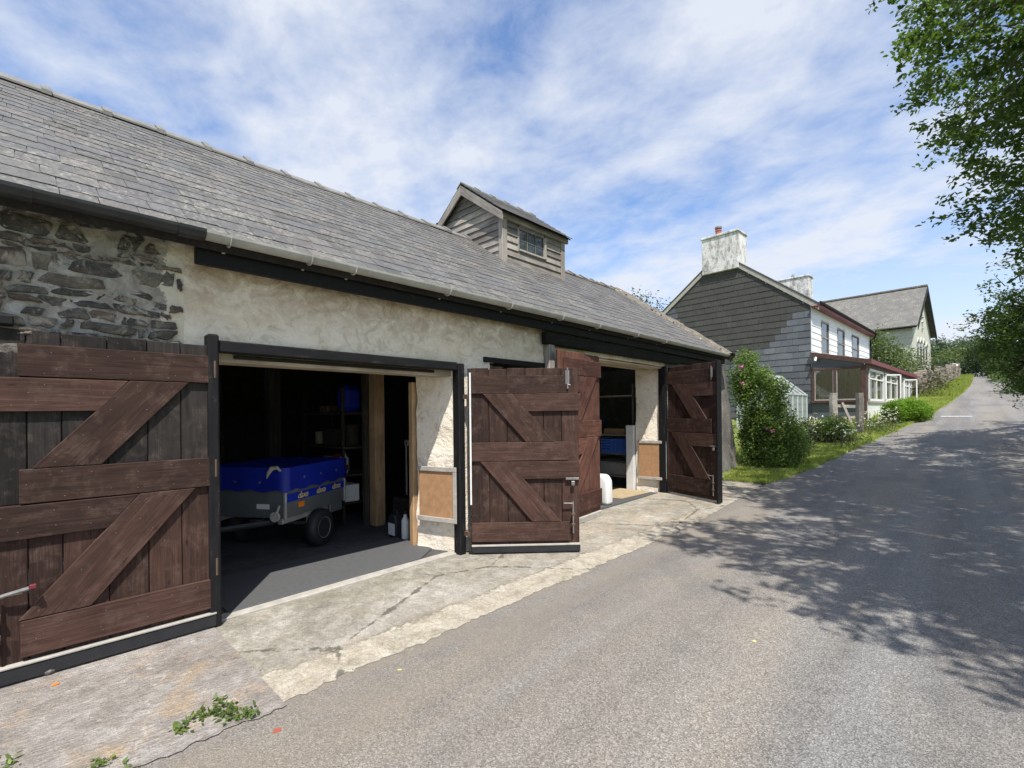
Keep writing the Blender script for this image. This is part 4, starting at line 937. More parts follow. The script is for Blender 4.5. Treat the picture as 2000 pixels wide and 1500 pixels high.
b = B(); b.box((-5.44, 3.322, .05), (-5.30, 3.329, .2)); b.obj('paper_label', 'white', cn); b = B(); b.tube([(-5.42, 3.39, .315), (-5.40, 3.39, .36), (-5.34, 3.39, .36), (-5.32, 3.39, .315)], .012); b.obj('handle', 'rubber', cn)
bottle('bottle', -5.16, 3.40, .013, .05, .36, 'white', 'slim white bottle on the floor beside the black can', 'bottle', 'rubber')
thing_box('crate', (-6.0, 3.75, .013), (-5.5, 4.1, .42), 'dark_old', 'grey wooden crate on the floor right of the pine post', 'crate', .1)
b = B()
for k in range(4):
    x = -5.95+k*.09; b.tube([(x, 3.95, .425), (x, 3.95, 1.15)], .012, 6); b.tube([(x+.035*math.cos(t), 3.95, 1.19+.045*math.sin(t)) for t in np.linspace(0, 2*math.pi, 11)], .008, 5, False)
tag(b.obj('scroll_rack', 'oldwhite'), 'pale metal rack of scrolled rods standing on the wooden crate', 'rack')
# second doorway
M['card'] = plain('tan_card', (.40, .31, .19), .9, 0, .3, 10, .2)
b = B(); b.prism([(-4.28, 6.35), (-4.28, 8.55), (-5.6, 8.55), (-5.6, 6.35)], .014, .05, 2); tag(b.obj('floor_mat', 'mat', None, .004), 'grey mat at the threshold of the far doorway', 'mat')
b = B(); b.prism([(-4.45, 7.5), (-4.4, 8.5), (-5.25, 8.5), (-5.25, 7.3)], .052, .062, 2); tag(b.obj('cardboard_sheet', 'card', None, .002), 'tan cardboard sheet lying on the mat of the far doorway', 'cardboard')
M['jug'] = plain('white_plastic', (.75, .75, .73), .4, 0, .06)
b = B(); b.prism([(-4.62, .052), (-4.30, .052), (-4.31, .46), (-4.38, .56), (-4.56, .56), (-4.62, .48)], 6.78, 6.98, 1); jug = tag(b.obj('jerrycan', 'jug', None, .05, True, seg=3), 'white plastic can standing inside the far folded door', 'canister')
sh2 = empty('shelf_rack', 'dark rack of shelves against the far doorway jamb', 'shelves', (-5.5, 8.9, .013))
for z in (.25, .72, 1.12, 1.95): b = B(); b.box((-6.9, 8.75, z), (-4.9, 9.15, z+.025)); b.obj('shelf', 'grey_wood', sh2, .003)
for (x, y) in ((-6.88, 8.77), (-4.92, 8.77), (-6.88, 9.13), (-4.92, 9.13)): b = B(); b.box((x-.02, y-.02, .012), (x+.02, y+.02, 2.2)); b.obj('upright', 'steel', sh2)
M['bluecrate'] = plain('blue_plastic', (.06, .16, .55), .45, 0, .1)
cr_ = empty('crate', 'blue slatted plastic crate on the rack in the far doorway', 'crate', (-5.35, 8.92, .745))
b = B(); b.box((-5.70, 8.77, .745), (-5.0, 9.1, .78)); b.obj('base', 'bluecrate', cr_)
for (x, y, x1, y1) in ((-5.70, 8.765, -5.0, 8.78), (-5.70, 9.09, -5.0, 9.105), (-5.71, 8.78, -5.695, 9.09), (-5.005, 8.78, -4.99, 9.09)):
    for z in (.79, .845, .90, .955, 1.01): b = B(); b.box((x, y, z), (x1, y1, z+.035)); b.obj('slat', 'bluecrate', cr_)
for xx in np.linspace(-5.69, -5.0, 7): b = B(); b.box((xx-.01, 8.757, .75), (xx+.01, 8.764, 1.045)); b.obj('rib', 'bluecrate', cr_)
thing_box('storage_box', (-5.75, 8.78, .277), (-4.98, 9.1, .55), 'galv', 'grey translucent storage box on the bottom shelf of the far rack', 'box', 0, .02)
thing_box('carton', (-6.15, 8.78, .747), (-5.80, 9.1, 1.03), 'osb', 'brown carton beside the blue crate', 'box', 0, .006)
thing_box('carton', (-5.65, 8.80, 1.147), (-5.15, 9.1, 1.27), 'pine', 'flat wooden tray on the shelf above the blue crate', 'tray', 0, .006)
b = B(); b.tube([(-5.9, 8.95, .60), (-5.5, 8.9, .66), (-5.1, 8.95, .60), (-5.0, 9.0, .57)], .03, 8); tag(b.obj('hose', 'rubber', None, smooth=True), 'black hose lying over the grey storage box', 'hose')
b = B(); b.lathe([(.1, 1.15), (.34, 1.22), (.40, 1.42), (.30, 1.62), (.1, 1.7)], (-6.1, 8.95, 0), 'Z', 16); tag(b.obj('bin_bag', 'rubber', None, smooth=True), 'dark stuffed bag on the shelf of the far rack', 'bag')

# more of the clutter at the back of the near bay
for i, (x, z, w_, h, m_, lab) in enumerate(((-7.62, .353, .22, .30, 'rust', 'rusty drum at the left end of the bottom shelf'), (-7.35, .753, .20, .22, 'steel', 'dull white paint tin on the middle shelf'), (-7.08, .753, .18, .26, 'maroon', 'dark red tin next to the white paint tin'), (-6.88, .753, .14, .2, 'galv', 'small metal tin on the middle shelf beside the red one'), (-7.6, 1.153, .24, .2, 'pale_wood', 'wooden box at the left end of the upper shelf'), (-6.62, 1.153, .2, .32, 'dark_old', 'dull metal can on the upper shelf by the post'))):
    b = B(); b.lathe([(w_*.5, 0), (w_*.52, .01), (w_*.5, h*.5), (w_*.52, h-.01), (w_*.48, h), (w_*.1, h+.003)], (x, 3.45, z), 'Z', 16); tag(b.obj('tin' if m_ != 'rust' else 'drum', m_), lab, 'tin' if m_ != 'rust' else 'drum')
b = B(); b.tube([(-9.45, 1.2, .02), (-9.2, 1.25, 2.3)], .02); b.box((-9.3, 1.1, 2.2), (-9.14, 1.4, 2.3)); tag(b.obj('rake', 'dark_old'), 'old rake leaning on the back wall behind the trailer', 'rake')
b = B()
for k in range(9): b.beam((-9.3, 2.0, .35+k*.28), (-9.3, 2.42, .35+k*.28), .03, .03)
for y in (2.0, 2.42): b.beam((-9.2, y, .0), (-9.35, y, 2.9), .04, .06)
tag(b.obj('ladder', 'dark_old'), 'wooden ladder standing against the dark back wall', 'ladder')
b = B()
for k in range(4): b.tube([(-6.0+.0*k, 4.3, 1.95-.0*k)]+[(-6.0+.16*math.sin(t), 4.3+.02*k, 1.8+.2*math.cos(t)) for t in np.linspace(0, 2*math.pi, 15)], .012, 5, False)
tag(b.obj('cable_coil', 'rubber'), 'black cable coil hanging right of the pine post', 'cable')
# ------------------------------------------------------------------ the house
HB = 1.05; HF = Matrix.Translation((-4.77, 24.0, HB)) @ Matrix.Rotation(R(-3), 4, 'Z'); HI = HF.inverted()
house = empty('slate_hung_house', 'slate hung cottage with two rendered chimneys and maroon eaves up the lane', 'house', (-8.5, 30, HB))
def hp(px_, py_, ax, val):
    """where the ray through a pixel meets a plane of the house frame"""
    o = HI @ Vector((0, 0, EYE)); d = HI.to_3x3() @ ray(px_, py_); return o+d*((val-o[ax])/d[ax])
HWD, HLN, HE, HA = 7.8, 12.2, 5.28, 8.30; xm_ = -HWD/2
b = B(HF); b.prism([(0, -1), (0, HE), (xm_, HA), (-HWD, HE), (-HWD, -1)], .0, HLN, 1); hb_ = b.obj('wall', 'white_clad', house)
gs = []; z = -.3; r = random.Random(21); row = 0
CH = .295
while z < HA-.05:
    zt = z+CH
    def lim(q): return (xm_-(xm_)*0, 0)
    half = HWD/2 if z < HE else max(0, HWD/2*(HA-z)/(HA-HE)); half_t = HWD/2 if zt < HE else max(.02, HWD/2*(HA-zt)/(HA-HE))
    x = -.0-(0 if row % 2 else .24) ; x = xm_+half
    first = True
    while x > xm_-half+.02:
        wx = (.24 if (row % 2 and first) else .48); x0 = max(x-wx, xm_-half); first = False
        gs.append((x0, x, z, zt, half_t)); x = x0
    z += CH; row += 1
def gcol(x0, x1, z):
    """bluer, newer slates step up towards the right-hand corner of the gable"""
    k = int(round((z+.3)/CH)); top_k = 16
    if z > HE-.5: return 'slate_dark'
    left = -1.0-(top_k-k)*.20 if k > 12 else -2.6-(12-k)*.75
    if (x0+x1)/2 > left: return 'slate_blue' if k >= 9 else 'slate_blued'
    return 'slate_dark'
sr = random.Random(8); gable = hb_
big = sorted(gs, key=lambda q: -(q[2]+ (6 if q[0] > -6.5 else 0))); keep = set(id(q) for q in big[:295]); restg = B(HF)
for q in gs:
    x0, x1, z0, z1, ht_ = q; y0_ = -.026-sr.uniform(0, .007); xa, xb = x0+.004, x1-.004
    # clip the upper corners under the verge
    ta, tb = max(xa, xm_-ht_), min(xb, xm_+ht_)
    if tb-ta < .03: ta, tb = max(xa, min(xb, xm_))-.015, max(xa, min(xb, xm_))+.015
    bb = restg if id(q) not in keep else B(HF)
    bb.add([(xa, y0_, z0-.02), (xb, y0_, z0-.02), (tb, -.012, z1), (ta, -.012, z1), (xa, -.002, z0-.02), (xb, -.002, z0-.02), (tb, -.001, z1), (ta, -.001, z1)],
           ((0, 1, 2, 3), (7, 6, 5, 4), (0, 4, 5, 1), (1, 5, 6, 2), (3, 2, 6, 7), (0, 3, 7, 4)))
    if bb is not restg:
        m_ = gcol(x0, x1, z0)
        if m_ == 'slate_blue' and sr.random() < .1: m_ = 'slate_dark'
        bb.obj('slate', m_, gable)
if restg.v: tag(restg.obj('slates', 'slate_blued', gable), kind='stuff')
# front: lapped white boards with the windows let in
wins = []
for pa, pb, pt, pbm in ((1605, 1617, 624, 684), (1636, 1648, 641, 692), (1664, 1676, 653, 698)):
    a = hp(pa, 660, 0, .02); c = hp(pb, 660, 0, .02); t_ = hp((pa+pb)/2, pt, 0, .02).z; wins.append((a.y, c.y))
zt_, zb_ = 4.72, 3.22; wins = [(w0-.1, w1+.1) for w0, w1 in wins]
z = 2.9
while z < HE-.1:
    z1 = min(z+.30, HE); segs = [(0.03, HLN)]
    if z < zt_ and z1 > zb_:
        segs = []; a = .03
        for (w0, w1) in wins: segs.append((a, w0)); a = w1
        segs.append((a, HLN))
    for (a, c) in segs:
        b = B(HF); b.add([(-.01, a, z), (.035, a, z), (.012, a, z1), (-.01, a, z1), (-.01, c, z), (.035, c, z), (.012, c, z1), (-.01, c, z1)], ((0, 1, 2, 3), (7, 6, 5, 4), (0, 4, 5, 1), (1, 5, 6, 2), (2, 6, 7, 3))); b.obj('board', 'white_clad', house)
    z += .285
for (w0, w1) in wins:
    b = B(HF); b.box((-.05, w0, zb_), (.004, w1, zt_)); wo_ = b.obj('window', 'glass', house)
    for lo, hi in (((.0, w0, zb_), (.05, w0+.07, zt_)), ((.0, w1-.07, zb_), (.05, w1, zt_)), ((.0, w0, zt_-.07), (.05, w1, zt_)), ((.0, w0, zb_-.04), (.07, w1, zb_+.04)), ((.0, w0, (zb_+zt_)/2-.03), (.04, w1, (zb_+zt_)/2+.03))):
        b = B(HF); b.box(lo, hi); b.obj('frame', 'grey_wood', wo_, .004)
# roof
for s in (1, -1):
    o_ = .32; sl = (HA-HE)/(HWD/2); xo = xm_+s*(HWD/2+o_); zo = HE-sl*o_+.1; za_ = HA+.1
    b = B(HF); vs_ = [(xm_, -.04, za_), (xo, -.04, zo), (xo, HLN+.2, zo), (xm_, HLN+.2, za_)]; b.add(vs_+[(x, y, z+.07) for x, y, z in vs_], ((0, 3, 2, 1), (4, 5, 6, 7), (0, 1, 5, 4), (1, 2, 6, 5), (2, 3, 7, 6), (3, 0, 4, 7)))
    rf_ = b.obj('roof', 'slate_old', house)
    b = B(HF); b.add([(xm_, -.075, za_+.03), (xo, -.075, zo+.03), (xo, -.075, zo-.20), (xm_, -.075, za_-.20), (xm_, -.045, za_+.03), (xo, -.045, zo+.03), (xo, -.045, zo-.20), (xm_, -.045, za_-.20)], ((0, 3, 2, 1), (4, 5, 6, 7), (0, 1, 5, 4), (1, 2, 6, 5), (2, 3, 7, 6), (3, 0, 4, 7))); b.obj('barge_board', 'oldwhite', house)
    b = B(HF); b.add([(xm_, -.10, za_+.10), (xo+s*.03, -.10, zo+.10), (xo+s*.03, -.10, zo+.05), (xm_, -.10, za_+.05), (xm_, -.02, za_+.10), (xo+s*.03, -.02, zo+.10), (xo+s*.03, -.02, zo+.05), (xm_, -.02, za_+.05)], ((0, 3, 2, 1), (4, 5, 6, 7), (0, 1, 5, 4), (1, 2, 6, 5), (2, 3, 7, 6), (3, 0, 4, 7))); b.obj('verge_slates', 'slate_old', house)
b = B(HF); b.box((.035, -.14, HE-.20), (.30, HLN+.15, HE-.16)); b.obj('soffit', 'maroon', house); b = B(HF); b.box((.30, -.14, HE-.21), (.325, HLN+.15, HE-.03)); b.obj('fascia', 'maroon', house)
b = B(HF); b.tube([(.38, -.05, HE-.03), (.38, HLN+.1, HE-.06)], .055, 8); b.obj('gutter', 'black', house); b = B(HF); b.tube([(.38, HLN-.1, HE-.06), (.30, HLN-.1, HE-.3), (.09, HLN-.1, HE-.45), (.09, HLN-.1, 0)], .04, 8); b.obj('downpipe', 'black', house)
def chimney(y0, dep, z0, z1, wx, pot):
    b = B(HF); xc = xm_+.02; b.box((xc-wx/2, y0, z0), (xc+wx/2, y0+dep, z1)); c_ = b.obj('chimney', 'chimney', house, .02)
    b = B(HF); b.box((xc-wx/2-.05, y0-.05, z1), (xc+wx/2+.05, y0+dep+.05, z1+.11)); b.obj('cap', 'chimney', c_, .02)
    px_ = xc-wx/2+.62
    if pot:
        b = B(HF); b.lathe([(.17, 0), (.15, .05), (.13, .32), (.155, .34), (.155, .40), (.12, .40)], (px_, y0+dep/2, z1+.11), 'Z', 16); M['terracotta'] = plain('terracotta', (.36, .12, .085), .8, 0, .2); b.obj('chimney_pot', 'terracotta', c_)
        b = B(HF); b.tube([(px_, y0+dep/2, z1+.5), (px_, y0+dep/2, z1+.62)], .05); b.lathe([(.02, .60), (.17, .58), (.17, .66), (.03, .69)], (px_, y0+dep/2, z1), 'Z', 16); b.obj('cowl', 'steel', c_)
    else:
        b = B(HF); b.lathe([(.16, 0), (.15, .1), (.06, .28)], (xc-.1, y0+dep/2, z1+.11), 'Z', 12); b.obj('chimney_pot', 'slate_dark' if False else 'ridge', c_)
chimney(-.16, 1.1, HA-.78, HA+.98, 1.78, True); chimney(HLN-1.0, .95, HA-.75, HA+1.0, 1.85, False)
# lean-to conservatory
g = G('corrugated_plastic'); g.b.inputs['Base Color'].default_value = (.55, .55, .5, 1); t1_ = g.n('ShaderNodeBsdfTransparent'); t1_.inputs[0].default_value = (.8, .8, .74, 1); m1_ = g.n('ShaderNodeMixShader'); m1_.inputs[0].default_value = .45; g.l(t1_.outputs[0], m1_.inputs[1]); g.l(g.b.outputs[0], m1_.inputs[2]); g.l(m1_.outputs[0], g.o.inputs[0]); M['sheet'] = g.m
CWD, CLN, CZ0, CZ1 = 1.92, 14.0, 3.05, 2.55
b = B(HF); vs_ = [(-.0, -.1, CZ0), (CWD+.18, -.1, CZ1), (CWD+.18, CLN, CZ1), (-.0, CLN, CZ0)]; b.add(vs_+[(x, y, z+.06) for x, y, z in vs_], ((0, 3, 2, 1), (4, 5, 6, 7), (0, 1, 5, 4), (1, 2, 6, 5), (2, 3, 7, 6), (3, 0, 4, 7))); b.obj('porch_roof', 'sheet', house)
b = B(HF); b.prism([(CWD+.18, CZ1-.10), (CWD+.21, CZ1-.10), (CWD+.21, CZ1+.07), (CWD+.18, CZ1+.07)], -.12, CLN, 1) if False else b.box((CWD+.18, -.12, CZ1-.10), (CWD+.215, CLN, CZ1+.08)); b.obj('porch_fascia', 'maroon', house)
b = B(HF); b.add([(-.0, -.14, CZ0+.07), (CWD+.2, -.14, CZ1+.07), (CWD+.2, -.14, CZ1-.12), (-.0, -.14, CZ0-.12), (-.0, -.105, CZ0+.07), (CWD+.2, -.105, CZ1+.07), (CWD+.2, -.105, CZ1-.12), (-.0, -.105, CZ0-.12)], ((0, 3, 2, 1), (4, 5, 6, 7), (0, 1, 5, 4), (1, 2, 6, 5), (2, 3, 7, 6), (3, 0, 4, 7))); b.obj('porch_barge_board', 'brownpaint', house, rot=None)
wz0, wz1 = 1.02, 2.30
b = B(HF); b.prism([(.04, wz1+.08), (CWD-.05, wz1+.08), (CWD-.05, CZ1-.02), (.04, CZ0-.03)], -.02, .04, 1); b.obj('porch_panel', 'slate_blued', house)
for i in range(4): b = B(HF); b.box((.02, -.035, -.5+i*.365), (CWD-.14, .05, -.5+i*.365+.36)); b.obj('porch_panel', 'slate_blued', house)
b = B(HF); b.box((.03, -.0, wz0), (CWD-.1, .012, wz1)); pw = b.obj('porch_window', 'clear', house)
for lo, hi in (((.0, -.05, wz0-.1), (.12, .06, wz1+.08)), ((.82, -.05, wz0), (.92, .06, wz1+.01)), ((.1, -.05, wz1), (CWD-.1, .06, wz1+.09)), ((-.04, -.16, wz0-.12), (CWD+.0, .06, wz0-.02)), ((CWD-.16, -.06, -.5), (CWD+.03, .10, wz1+.12))):
    b = B(HF); b.box(lo, hi); b.obj('frame', 'brownpaint', pw, .008)
for lo, hi in (((.12, -.03, wz0), (.15, .02, wz1)), ((.79, -.03, wz0), (.82, .02, wz1)), ((.92, -.03, wz0), (.95, .02, wz1)), ((.12, -.06, wz0-.02), (CWD-.1, .0, wz0+.03))): b = B(HF); b.box(lo, hi); b.obj('bead', 'oldwhite', pw)
b = B(HF); b.box((CWD-.26, -.07, -.5), (CWD-.17, -.04, .9)); b.obj('corner_trim', 'white', house)
b = B(HF); b.box((.02, .25, wz0), (.06, 13, CZ0-.1)); b.obj('porch_inner_wall', 'pale_wood', house)
for k, (y, zz) in enumerate(((1.6, 1.5), (3.4, 1.3))): b = B(HF); b.box((.5+.3*k, y, -.4), (.75+.3*k, y+.25, zz)); b.obj('porch_furniture', 'oldwhite', house)
b = B(HF); b.box((CWD-.06, .11, -.6), (CWD+.04, CLN, .88)); b.obj('porch_low_wall', 'white', house); b = B(HF); b.box((CWD-.06, .11, .88), (CWD+.10, CLN, .94)); b.obj('porch_sill', 'oldwhite', house)
def xs(px_): return hp(px_, 760, 0, CWD+.03).y
bays = [(1697, 1725), (1727, 1752), (1763, 1775), (1776, 1784)]
fr_ = lambda lo, hi, m_, p_: (lambda bb: (bb.box(lo, hi), bb.obj('frame', m_, p_, .004))[1])(B(HF))
for i, (pa, pb) in enumerate(bays):
    y0_, y1_ = xs(pa), xs(pb); b = B(HF); b.box((CWD-.01, y0_, .96), (CWD+.0, y1_, 2.28)); w_ = b.obj('window', 'glass', house)
    for lo, hi in (((CWD, y0_, .95), (CWD+.06, y0_+.09, 2.3)), ((CWD, y1_-.09, .95), (CWD+.06, y1_, 2.3)), ((CWD, y0_, 2.2), (CWD+.06, y1_, 2.3)), ((CWD, y0_, .95), (CWD+.06, y1_, 1.04)), ((CWD, y0_, 1.86), (CWD+.05, y1_, 1.92)), ((CWD, (y0_+y1_)/2-.04, .95), (CWD+.055, (y0_+y1_)/2+.04, 2.3))): fr_(lo, hi, 'white', w_)
    if i in (1, 2):   # a casement standing open
        b = B(HF @ Matrix.Translation((CWD+.06, y0_+.05, 0)) @ Matrix.Rotation(R(-42), 4, 'Z')); ln = .75
        for lo, hi in (((-.02, 0, 1.02), (.02, .06, 2.22)), ((-.02, ln-.06, 1.02), (.02, ln, 2.22)), ((-.02, 0, 2.16), (.02, ln, 2.22)), ((-.02, 0, 1.02), (.02, ln, 1.08))): b.box(lo, hi)
        b.obj('casement', 'white', w_)
b = B(HF); b.box((CWD-.04, .11, 2.3), (CWD+.03, CLN, 2.56)); b.obj('porch_header', 'brownpaint', house)
ya = xs(1753.5); b = B(HF); b.box((CWD-.05, ya, .9), (CWD+.06, ya+.8, 2.3)); b.obj('porch_post', 'brownpaint', house); yb_ = xs(1784.5); b = B(HF); b.box((CWD-.05, yb_, .9), (CWD+.045, CLN, 2.3)); b.obj('porch_low_wall', 'white', house)
b = B(HF); b.box((.10, -.12, 2.82), (.28, -.02, 2.92)); b.tube([(.19, -.1, 2.86), (.19, -.22, 2.70)], .06, 8); b.obj('wall_lamp', 'galv', house)

# ------------------------------------------------------------------ the pale green chapel
CB = 3.0; CF = Matrix.Translation((-2.6, 45.0, CB)) @ Matrix.Rotation(R(-5), 4, 'Z')
chap = empty('chapel', 'pale green rendered chapel with steep grey slate roof beyond the house', 'building', (-7, 49, CB))
M['green'] = roughcast('pale_green_render', (.60, .615, .52), (.73, .74, .635), (.81, .815, .735))
CE, CA, CDP, CLN2 = 4.85, 8.1, 8.0, 13.0; ym = CDP/2
b = B(CF); b.prism([(0, -1), (CDP, -1), (CDP, CE), (ym, CA), (0, CE)], -CLN2, 0, 0); b.obj('wall', 'green', chap)
for s in (1, -1):
    yo = ym+s*(ym+.35); zo = CE-.35*(CA-CE)/ym+.08
    b = B(CF); vs_ = [(-CLN2, ym, CA+.08), (-CLN2, yo, zo), (.35, yo, zo), (.35, ym, CA+.08)]; b.add(vs_+[(x, y, z+.09) for x, y, z in vs_], ((0, 3, 2, 1), (4, 5, 6, 7), (0, 1, 5, 4), (1, 2, 6, 5), (2, 3, 7, 6), (3, 0, 4, 7))); b.obj('roof', 'slate_old', chap)
    b = B(CF); b.add([(.35, ym, CA+.16), (.35, yo, zo+.08), (.35, yo, zo-.3), (.35, ym, CA-.25), (.39, ym, CA+.16), (.39, yo, zo+.08), (.39, yo, zo-.3), (.39, ym, CA-.25)], ((0, 3, 2, 1), (4, 5, 6, 7), (0, 1, 5, 4), (1, 2, 6, 5), (2, 3, 7, 6), (3, 0, 4, 7))); b.obj('barge_board', 'black', chap)
b = B(CF); b.box((-CLN2, ym-.15, CA+.14), (.36, ym+.15, CA+.26)); b.obj('ridge', 'verge', chap)
b = B(CF); b.tube([(-CLN2, -.33, CE-.22), (.3, -.33, CE-.22)], .07, 8); b.obj('gutter', 'black', chap); b = B(CF); b.tube([(-2.1, -.3, CE-.25), (-2.1, -.08, CE-.5), (-2.1, -.08, -.5)], .055, 8); b.obj('downpipe', 'black', chap)
for (y, z, w_, h) in ((ym, 6.2, .35, .5), (ym, 5.3, .22, .5), (2.1, 3.3, .5, 1.3), (3.4, 3.3, .5, 1.6), (4.6, 3.3, .5, 1.6), (5.9, 3.3, .5, 1.3), (2.6, 1.0, .8, 1.4), (5.2, 1.0, .8, 1.4)):
    b = B(CF); b.prism([(y-w_/2, z-h/2), (y+w_/2, z-h/2), (y+w_/2, z+h*.3), (y, z+h/2), (y-w_/2, z+h*.3)], -.05, .02, 0); wv = b.obj('window', 'glass', chap)
    b = B(CF); b.box((.0, y-w_/2-.1, z-h/2-.1), (.12, y+w_/2+.1, z-h/2)); b.obj('sill', 'green', wv); b = B(CF); b.prism([(y-w_/2-.12, z+h*.3), (y-w_/2-.12, z+h*.36), (y, z+h/2+.16), (y+w_/2+.12, z+h*.36), (y+w_/2+.12, z+h*.3), (y, z+h/2+.05)], .0, .07, 0); b.obj('hood_mould', 'green', wv)
b = B(CF); b.box((-.9, -.03, 3.9), (.03, -.005, 4.05)); b.obj('string_course', 'green', chap)

# ------------------------------------------------------------------ greenhouse, gate posts, walls
gh0 = Vector((-4.9, 20.6, float(gz(20.6)))); gh = empty('greenhouse', 'small aluminium framed glass greenhouse against the slate gable', 'greenhouse', gh0)
GF = Matrix.Translation(gh0) @ Matrix.Rotation(R(-3), 4, 'Z'); M['alu'] = plain('aluminium', (.62, .66, .64), .45, .2, .1)
gw, gl_, ge, ga = 1.9, 2.5, 1.42, 2.25
def gbar(p, q, t=.035): b = B(GF); b.beam(p, q, t, t); b.obj('glazing_bar', 'alu', gh)
for x in (0, -gw):
    for y in np.linspace(0, gl_, 5): gbar((x, y, 0), (x, y, ge)); gbar((x, y, ge), (-gw/2, y, ga))
    gbar((x, 0, ge), (x, gl_, ge), .06); gbar((x, 0, .04), (x, gl_, .04), .06)
for x in (-.475, -.95, -1.425): gbar((x, 0, 0), (x, 0, ge if x != -.95 else ga))
gbar((-gw/2, 0, ga), (-gw/2, gl_, ga), .06); gbar((0, 0, ge), (-gw, 0, ge)); gbar((0, 0, .04), (-gw, 0, .04)); gbar((-.04, -.01, ge-.05), (-.5, -.01, .1))
M['ghglass'] = None
g = G('greenhouse_glass'); g.b.inputs['Base Color'].default_value = (.8, .9, .88, 1); tr_ = g.n('ShaderNodeBsdfTransparent'); mx_ = g.n('ShaderNodeMixShader'); mx_.inputs[0].default_value = .16; g.b.inputs['Roughness'].default_value = .25
g.l(tr_.outputs[0], mx_.inputs[1]); g.l(g.b.outputs[0], mx_.inputs[2]); g.l(mx_.outputs[0], g.o.inputs[0]); M['ghglass'] = g.m
for s in (0, -gw):
    for k in range(4):
        ya, yb2 = gl_*k/4+.02, gl_*(k+1)/4-.02; x = s-.001
        b = B(GF); b.box((x-.003, ya, .06), (x+.003, yb2, ge-.03)); b.obj('pane', 'ghglass', gh)
        b = B(GF); xa, xb = (x, -gw/2); b.add([(xa, ya, ge+.03), (xb, ya, ga+.0), (xb, yb2, ga+.0), (xa, yb2, ge+.03)], [(0, 1, 2, 3)]); b.obj('pane', 'ghglass', gh)
for k in range(4): b = B(GF); b.box((-gw*(k+1)/4+.02, -.003, .06), (-gw*k/4-.02, .003, ge-.03)); b.obj('pane', 'ghglass', gh)
def gpost(p, h, wd, label):
    z = float(gz(p[1])); b = B(); r = random.Random(p[0]); pts = [(p[0]+r.uniform(-.015, .015), p[1], z-.1+h*i/5) for i in range(6)]
    b.tube(pts, [wd*.55, wd*.5, wd*.5, wd*.48, wd*.47, wd*.45], 7); return tag(b.obj('gate_post', 'grey_wood'), label, 'post', 'old timber posts by the lane')
P1 = (-3.3, 19.4); P2 = (-2.66, 19.4)
def gground(px_, py_):
    d = ray(px_, py_); t = 3
    while t < 120:
        p = Vector((0, 0, EYE))+d*t
        if p.z <= float(gz(p.y)): return p
        t += .05
    return p
gpost((-3.25, 19.6), 1.55, .26, 'left of the two grey timber posts in front of the porch'); gpost((-2.55, 19.9), 1.5, .26, 'right of the two grey timber posts in front of the porch')
b = B(); z = float(gz(19.7)); b.beam((-3.2, 19.62, z+1.0), (-2.6, 19.88, z+.95), .04, .1); b.beam((-3.2, 19.62, z+.55), (-2.6, 19.88, z+.6), .04, .09); b.beam((-3.0, 19.66, z+1.1), (-2.75, 19.8, z+.35), .03, .07); tag(b.obj('gate_rails', 'grey_wood'), 'broken grey rails hanging between the timber posts', 'gate')
# dry-stone wall beside the lane
ws = empty('dry_stone_wall', 'low dry stone wall overgrown along the left of the lane', 'wall', (-1.2, 45, float(gz(45))))
M['wallstone'] = stone('grey_field_stone', (.10, .09, .08), (.20, .185, .17), (.33, .31, .285)); rs = random.Random(4); restw = B(); cnt = 0
y = 37.0
while y < 58:
    xw_ = float(xl(y))-1.9+.045*(y-37); z = float(gz(y))-.1
    hcum = 0
    while hcum < 1.25+.15*math.sin(y):
        h = rs.uniform(.16, .30); wy = rs.uniform(.3, .6); bb = B(); c = (xw_+rs.uniform(-.05, .05), y+rs.uniform(-.2, .2), z+hcum+h/2)
        bb.box((c[0]-.25, c[1]-wy/2, c[2]-h/2), (c[0]+.2, c[1]+wy/2, c[2]+h/2), Matrix.Rotation(rs.uniform(-.12, .12), 3, 'X') @ Matrix.Rotation(rs.uniform(-.2, .2), 3, 'Z')); bb.obj('stone', 'wallstone', ws, .03); hcum += h*.92; cnt += 1
    y += .45
b = B(); bp = (float(xl(54.5))-1.12, 54.5, float(gz(54.5))+1.2); b.lathe([(.2, -.12), (.30, .02), (.26, .16), (.1, .22)], bp, 'Z', 9); tag(b.obj('white_boulder', 'white'), 'small white painted boulder on top of the stone wall', 'stone')
pp = gground(1852, 733); b = B(); py0 = 98; px0 = at(1853, 690, 1, py0).x; b.tube([(px0, py0, float(gz(py0))-.2), (px0, py0, at(1853, 682, 1, py0).z)], [.17, .13], 8); M['pole'] = plain('pale_pole', (.40, .38, .34), .9); tag(b.obj('telegraph_pole', 'pole'), 'pale wooden pole standing among the far hedges', 'pole')
